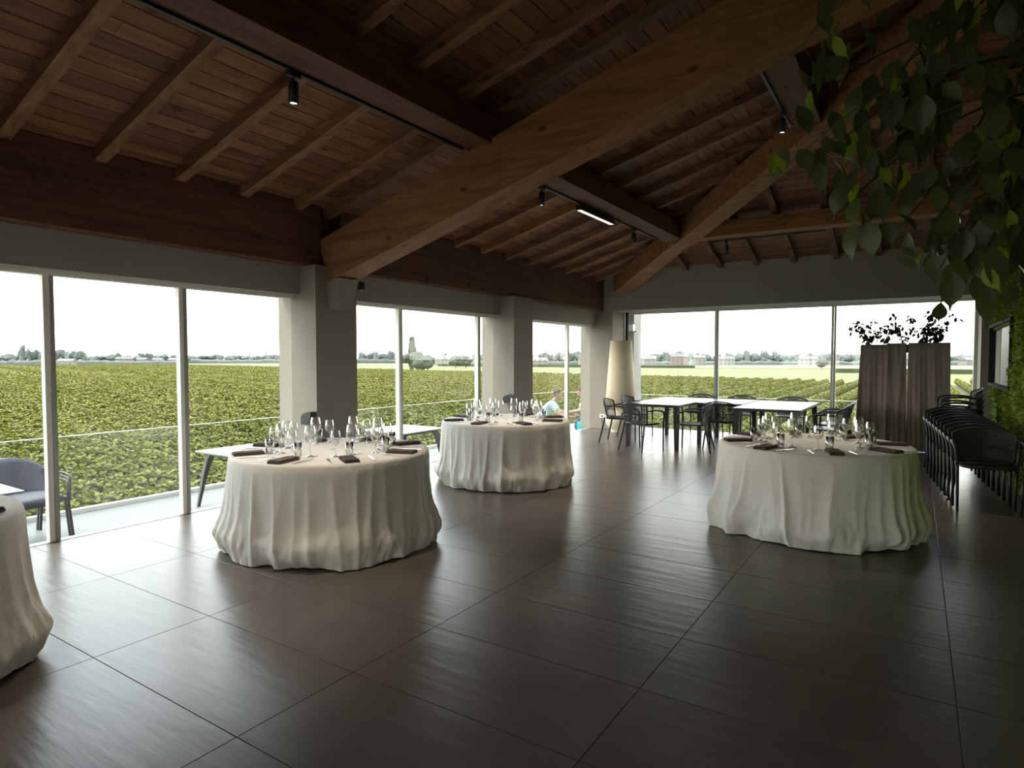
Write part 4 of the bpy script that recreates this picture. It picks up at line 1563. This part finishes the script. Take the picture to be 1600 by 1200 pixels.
for s in (-1, 1):
    MB().tube(smooth_path([(-0.07, s * 0.045, 0.35), (-0.05, s * 0.05, 0.47), (0.05, s * 0.05, 0.47), (0.07, s * 0.045, 0.35)], 4), 0.007, 6).build('handle', 'teal', t)

# ================================================================== VINEYARD AND COUNTRYSIDE
ZG = -4.5
gr = struct(MB().add([(-4000, -600, ZG), (3000, -600, ZG), (3000, 5000, ZG), (-4000, 5000, ZG)], [(0, 1, 2, 3)]).build('ground', 'grass_far'), 'flat farmland reaching to the horizon')


def patch(name, x0, x1, y0, y1, m, h=0.06):
    MB().box(x0, x1, y0, y1, ZG, ZG + h).build(name, m, gr)


patch('vineyard_soil', -560, 30, -20, 168, 'soil', 0.05)
patch('green_field', -420, 300, 170, 400, 'field_green', 0.06)
patch('hedge_strip', -330, -120, 396, 402, 'field_dark', 1.8)
patch('hedge_strip', -30, 160, 300, 306, 'field_dark', 1.9)
patch('wheat_field', -700, 60, 405, 640, 'field_wheat', 0.3)
patch('wheat_field', 60, 400, 330, 620, 'field_wheat', 0.08)


def vine_mesh(per_m, size, seed, L=150.0):  # one long row: dark core, leaves over it
    r_ = random.Random(seed)
    core = MB()
    rings = []
    n = int(L / 1.0)
    for i in range(n + 1):
        y_ = i * L / n
        w = 0.28 * (1 + 0.30 * noise.noise(Vector((y_ * 0.9, seed, 0))))
        h = 1.45 * (1 + 0.12 * noise.noise(Vector((y_ * 0.8, seed, 5))))
        rings.append([(-w * 0.6, y_, 0.35), (-w, y_, 0.9), (-w * 0.6, y_, h), (w * 0.6, y_, h), (w, y_, 0.9), (w * 0.6, y_, 0.35)])
    mb = MB()
    mb.loft(rings, True, True, False)
    nf = len(mb.f)
    for k in range(int(per_m * L)):
        y_ = r_.uniform(0, L)
        w = 0.36 * (1 + 0.30 * noise.noise(Vector((y_ * 0.9, seed, 0))))
        h = 1.62 * (1 + 0.16 * noise.noise(Vector((y_ * 0.8, seed, 5))))
        a = r_.uniform(-0.25, PI + 0.25)
        p = Vector((w * math.cos(a) * r_.uniform(0.7, 1.15), y_, 0.85 + (h - 0.85) * max(-0.5, math.sin(a)) * r_.uniform(0.85, 1.15)))
        nrm = Vector((math.cos(a) + r_.uniform(-0.6, 0.6), r_.uniform(-0.7, 0.7), math.sin(a) + r_.uniform(-0.3, 0.7))).normalized()
        t1 = nrm.orthogonal().normalized()
        t1.rotate(Matrix.Rotation(r_.uniform(0, 2 * PI), 3, nrm))
        t2 = nrm.cross(t1)
        s = size * r_.uniform(0.6, 1.25)
        mb.add([p - t1 * s - t2 * s * 0.7, p + t1 * s - t2 * s * 0.8, p + t1 * s * 0.8 + t2 * s, p - t1 * s + t2 * s * 0.8], [(0, 1, 2, 3)])
    me = bpy.data.meshes.new('vine_row')
    me.from_pydata(mb.v, [], mb.f)
    me.materials.append(M['vine_leaf'])
    me.materials.append(M['vine_core'])
    for i in range(nf):
        me.polygons[i].material_index = 1
    me.update()
    return me


V_NEAR = [vine_mesh(330, 0.072, s) for s in (1, 2)]
V_MID = [vine_mesh(130, 0.11, s) for s in (3, 4)]
V_FAR = [vine_mesh(50, 0.20, 5)]
rv = random.Random(9)
k = 0
x = 22.0
nrow = 0
while x > -540:
    if x > -12.0:
        y0 = 18.5
    else:
        y0 = 0.25 * abs(x) - 6
    me = rv.choice(V_NEAR if x > -60 else (V_MID if x > -170 else V_FAR))
    o = ob('vine_row', me, None, (x, y0 + rv.uniform(-1.5, 1.5), ZG + 0.05), (0, 0, 0))
    o.scale = (1, 1, rv.uniform(0.97, 1.05))
    tag(o, 'long leafy green vine row in the vineyard below the terrace', 'vine row', 'vine rows of the vineyard')
    step = 2.9 if x > -250 else 3.6
    x -= step
    nrow += 1


def crown_mesh(seed, lobes, tall=1.0):
    """tree crown of several knobbly lobes merged into one outline, unit size"""
    r_ = random.Random(seed)
    bm = bmesh.new()
    for k in range(lobes):
        c = Vector((r_.uniform(-0.32, 0.32), r_.uniform(-0.32, 0.32), r_.uniform(-0.25, 0.30) * tall))
        rad = r_.uniform(0.22, 0.40)
        g = bmesh.ops.create_icosphere(bm, subdivisions=2, radius=rad)
        for v in g['verts']:
            d = 1 + 0.35 * noise.noise(v.co * 9 + Vector((seed, k, 0)))
            v.co = Vector((v.co.x * d, v.co.y * d, v.co.z * d * tall)) + c
    me = bpy.data.meshes.new('crown')
    bm.to_mesh(me)
    bm.free()
    return me


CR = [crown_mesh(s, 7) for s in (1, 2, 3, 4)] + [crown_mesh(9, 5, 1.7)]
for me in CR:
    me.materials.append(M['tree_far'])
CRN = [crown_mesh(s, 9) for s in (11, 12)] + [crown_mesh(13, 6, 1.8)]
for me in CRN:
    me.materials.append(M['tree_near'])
TRUNK = MB().tube([(0, 0, 0), (0.01, 0, 0.25), (0, 0.01, 0.55)], [0.035, 0.028, 0.02], 6).mesh('trunk', 'tree_bark')
FW = Vector((-math.sin(0.5763), math.cos(0.5763), 0))
RT = Vector((math.cos(0.5763), math.sin(0.5763), 0))


def far(px, d):
    """ground point at bearing px (picture column) and distance d"""
    p = FW * d + RT * ((px - 800) / 971.5 * d)
    return Vector((p.x, p.y, ZG))


def tree(p, h, w, me, label, group):
    t = thing('tree', label, 'tree', p, rt.uniform(0, 6), group)
    c = ob('crown', me, t, (0, 0, h * 0.52))
    c.scale = (w, w, h * 0.72)
    tr_ = ob('trunk', TRUNK, t, (0, 0, 0))
    tr_.scale = (w, w, h)


rt = random.Random(4)
# tree line on the horizon: (from column, to column, distance, height range, count)
for a, b, d, h0, h1, n in ((-40, 30, 720, 12, 16, 5), (30, 60, 640, 15, 19, 7), (60, 132, 640, 13, 17.5, 14), (132, 290, 820, 10, 13.5, 22), (290, 470, 1000, 11, 14, 24), (560, 625, 900, 14, 17, 12),
                           (625, 760, 760, 9, 12, 16), (830, 930, 640, 11, 15, 16), (985, 1110, 640, 11, 14, 18), (1110, 1140, 640, 9, 11, 4), (1138, 1215, 620, 11, 14, 14), (1215, 1345, 620, 10, 13, 20), (1345, 1530, 640, 9.5, 12, 18)):
    for k in range(n):
        px_ = a + (b - a) * (k + rt.uniform(0.1, 0.9)) / n
        dd = d * (0.97 if k % 2 else 1.03)
        h = rt.uniform(h0, h1)
        wd = min(h * rt.uniform(0.8, 1.2), (b - a) / n * d / 971.5 * 2.0)
        lab = 'tree in the hazy tree line beyond the vineyard' if a < 600 else 'tree in the hazy tree line beyond the wheat fields'
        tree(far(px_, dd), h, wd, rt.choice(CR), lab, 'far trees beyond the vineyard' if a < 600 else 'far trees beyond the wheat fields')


def hedgerow(a, b, d, h, label, dep=7.0, m='tree_far'):
    """uneven line of bushes from picture bearing a to b, rounded on top"""
    p, q = far(a, d), far(b, d)
    n = max(8, int((q - p).length / 5))
    u = (q - p).normalized()
    v = Vector((-u.y, u.x, 0))
    rings = []
    for k in range(n + 1):
        c = (q - p) * (k / n)
        hh2 = h * (0.75 + 0.6 * abs(noise.noise(Vector((k * 0.55, d, 2)))) + 0.25 * noise.noise(Vector((k * 1.7, d, 7))))
        rings.append([c + v * (dep * x_) + Vector((0, 0, hh2 * z_)) for x_, z_ in ((-0.5, 0), (-0.45, 0.6), (-0.2, 0.95), (0.2, 1.0), (0.45, 0.6), (0.5, 0))])
    o = MB().loft(rings, True, True, False).build('hedgerow', m, None, p)
    tag(o, label, 'hedge')


hedgerow(-60, 292, 610, 5.2, 'long low hedge at the foot of the trees below the pylons')
hedgerow(292, 500, 860, 6.5, 'low hedge at the foot of the trees beside the chimneys')
hedgerow(540, 640, 800, 7.5, 'low wooded bank between the pillar and the field trees')
hedgerow(640, 800, 640, 4.5, 'low hedge behind the round field trees')
hedgerow(815, 940, 590, 4.5, 'low hedge behind the white shed')
hedgerow(975, 1125, 590, 4.5, 'low hedge at the foot of the back window trees by the orange farmhouse')
hedgerow(1120, 1560, 590, 4.8, 'low hedge at the foot of the back window trees behind the screen')
for px_, d, h, w, i, lab in ((184 + 0.5, 730, 14.5, 8, 0, 'tall tree rising alone out of the horizon trees'), (645, 330, 15, 4.0, 2, 'tall slender tree beside the white window post'), (652, 300, 10.5, 10, 0, 'spreading dark tree at the field edge'),
                             (668, 285, 9.5, 10, 1, 'round dark tree beside the spreading tree at the field edge'), (712, 420, 10, 10, 1, 'dark tree before the pale houses between the pillars'), (728, 420, 9, 9, 0, 'second dark tree before the pale houses between the pillars'), (1283, 380, 7, 8, 0, 'small round tree standing alone in the wheat')):
    tree(far(px_, d), h, w, CRN[i], lab, None)
for o in list(bpy.data.objects):
    if o.name.startswith('tree') and o.get('group') is None and 'group' in o:
        del o['group']


def house(px, d, w, dep, h, m, label, rz):
    t = thing('house', label, 'house', far(px, d), rz)
    MB().box(-w / 2, w / 2, -dep / 2, dep / 2, 0, h).build('wall', m, t)
    MB().prism([(-dep / 2 - 0.5, h), (dep / 2 + 0.5, h), (0, h + dep * 0.3)], 0, -w / 2 - 0.5, w / 2 + 0.5).build('roof', 'house_roof', t)
    n = max(2, int(w / 3.5))
    for k in range(n):
        for z in ((1.0,) if h < 4.5 else (1.0, 4.0)):
            x_ = -w / 2 + w * (k + 0.5) / n
            MB().box(x_ - 0.5, x_ + 0.5, -dep / 2 - 0.06, -dep / 2 + 0.02, z, z + 1.4).build('window', 'house_window', t)


for px_, d, w, dep, h, m, lab in ((105, 585, 13, 8, 4, 'house_wall', 'long pale farmhouse among the trees near the white mullion'), (197, 705, 18, 9, 6, 'house_brick', 'pinkish house among the horizon trees below the pylons'),
                                  (223, 710, 14, 9, 5, 'house_wall', 'pale house next to the lone tall tree'), (248, 712, 11, 8, 5, 'house_wall', 'small white house under the second pylon'), (272, 715, 10, 8, 5, 'house_wall', 'small white house beside the window post'),
                                  (690, 560, 26, 11, 6, 'house_wall', 'pale house between the pillars behind the round trees'), (738, 560, 14, 9, 6, 'house_wall', 'pale house seen beside the second window post'), (834, 480, 20, 9, 4.5, 'house_wall', 'white shed beside the middle pillar'),
                                  (916, 520, 12, 9, 7, 'house_brick', 'reddish house next to the corner pillar'), (1005, 560, 22, 10, 6, 'house_wall', 'pale farmhouse beside the cream lamp'), (1061, 560, 15, 10, 8, 'house_brick', 'orange brick farmhouse before the back window trees'),
                                  (1090, 540, 11, 9, 7, 'house_wall', 'white two-storey house beside the orange farmhouse'), (1133, 565, 14, 9, 6, 'house_wall', 'pale house right beside the back window post'), (1262, 565, 15, 9, 6, 'house_wall', 'long pale house among the trees of the back window'), (1404, 560, 14, 9, 6, 'house_wall', 'pale house behind the brown screen'), (1512, 560, 12, 9, 5, 'house_wall', 'white house seen past the brown screen')):
    house(px_, d, w, dep, h, m, lab, 0.5763 + rt.uniform(-0.3, 0.3))


def pylon(px, d, label):
    t = thing('pylon', label, 'pylon', far(px, d), 0.35)
    m_ = MB()
    r = 0.55
    for s in (-1, 1):
        m_.bar((0, 0, 14), (s * 8.5, 0, 46), r * 1.3, r * 1.3)
        m_.bar((s * 2.2, 0, 16), (s * 7, 0, 34), r * 0.6, r * 0.6)
        m_.bar((s * 8.5, 0, 46), (s * 9.4, 0, 50), r, r)
    m_.build('v_mast', 'pylon_steel', t)
    MB().bar((-14.5, 0, 43.5), (14.5, 0, 43.5), 0.8, 1.3).build('cross_arm', 'pylon_steel', t)
    b = MB()
    for sx, sy in ((-1, -1), (1, -1), (1, 1), (-1, 1)):
        b.bar((sx * 3.2, sy * 3.2, 0), (sx * 0.5, sy * 0.5, 14.5), 0.5, 0.5)
    b.build('base_legs', 'pylon_steel', t)
    for s in (-14, 0, 14):
        MB().tube([(s, 0, 43), (s, 0, 38.5)], 0.22, 6).build('insulator', 'pylon_steel', t)


for px_, d, lab in ((34, 900, 'large V-shaped power pylon above the trees'), (257, 1560, 'V-shaped power pylon beside the grey window stile'), (349, 2150, 'small V-shaped pylon between the window post and the pillar'), (400, 2900, 'tiny V-shaped pylon next to the chimney'), (428, 3300, 'tiny V-shaped pylon nearest the pillar')):
    pylon(px_, d, lab)
for px_, d, h, lab in ((390, 1300, 21, 'thin pale chimney on the horizon before the dark one'), (416, 1300, 25, 'dark chimney stack on the horizon beside the pillar')):
    t = thing('chimney', lab, 'chimney', far(px_, d))
    MB().lathe([(1.5, 0), (1.4, h * 0.5), (1.0, h - 1), (1.2, h - 0.8), (1.2, h), (0.5, h)], 10).build('stack', 'pylon_steel', t)
    MB().box(-3, 3, -3, 3, 0, 5).build('base', 'house_wall', t)
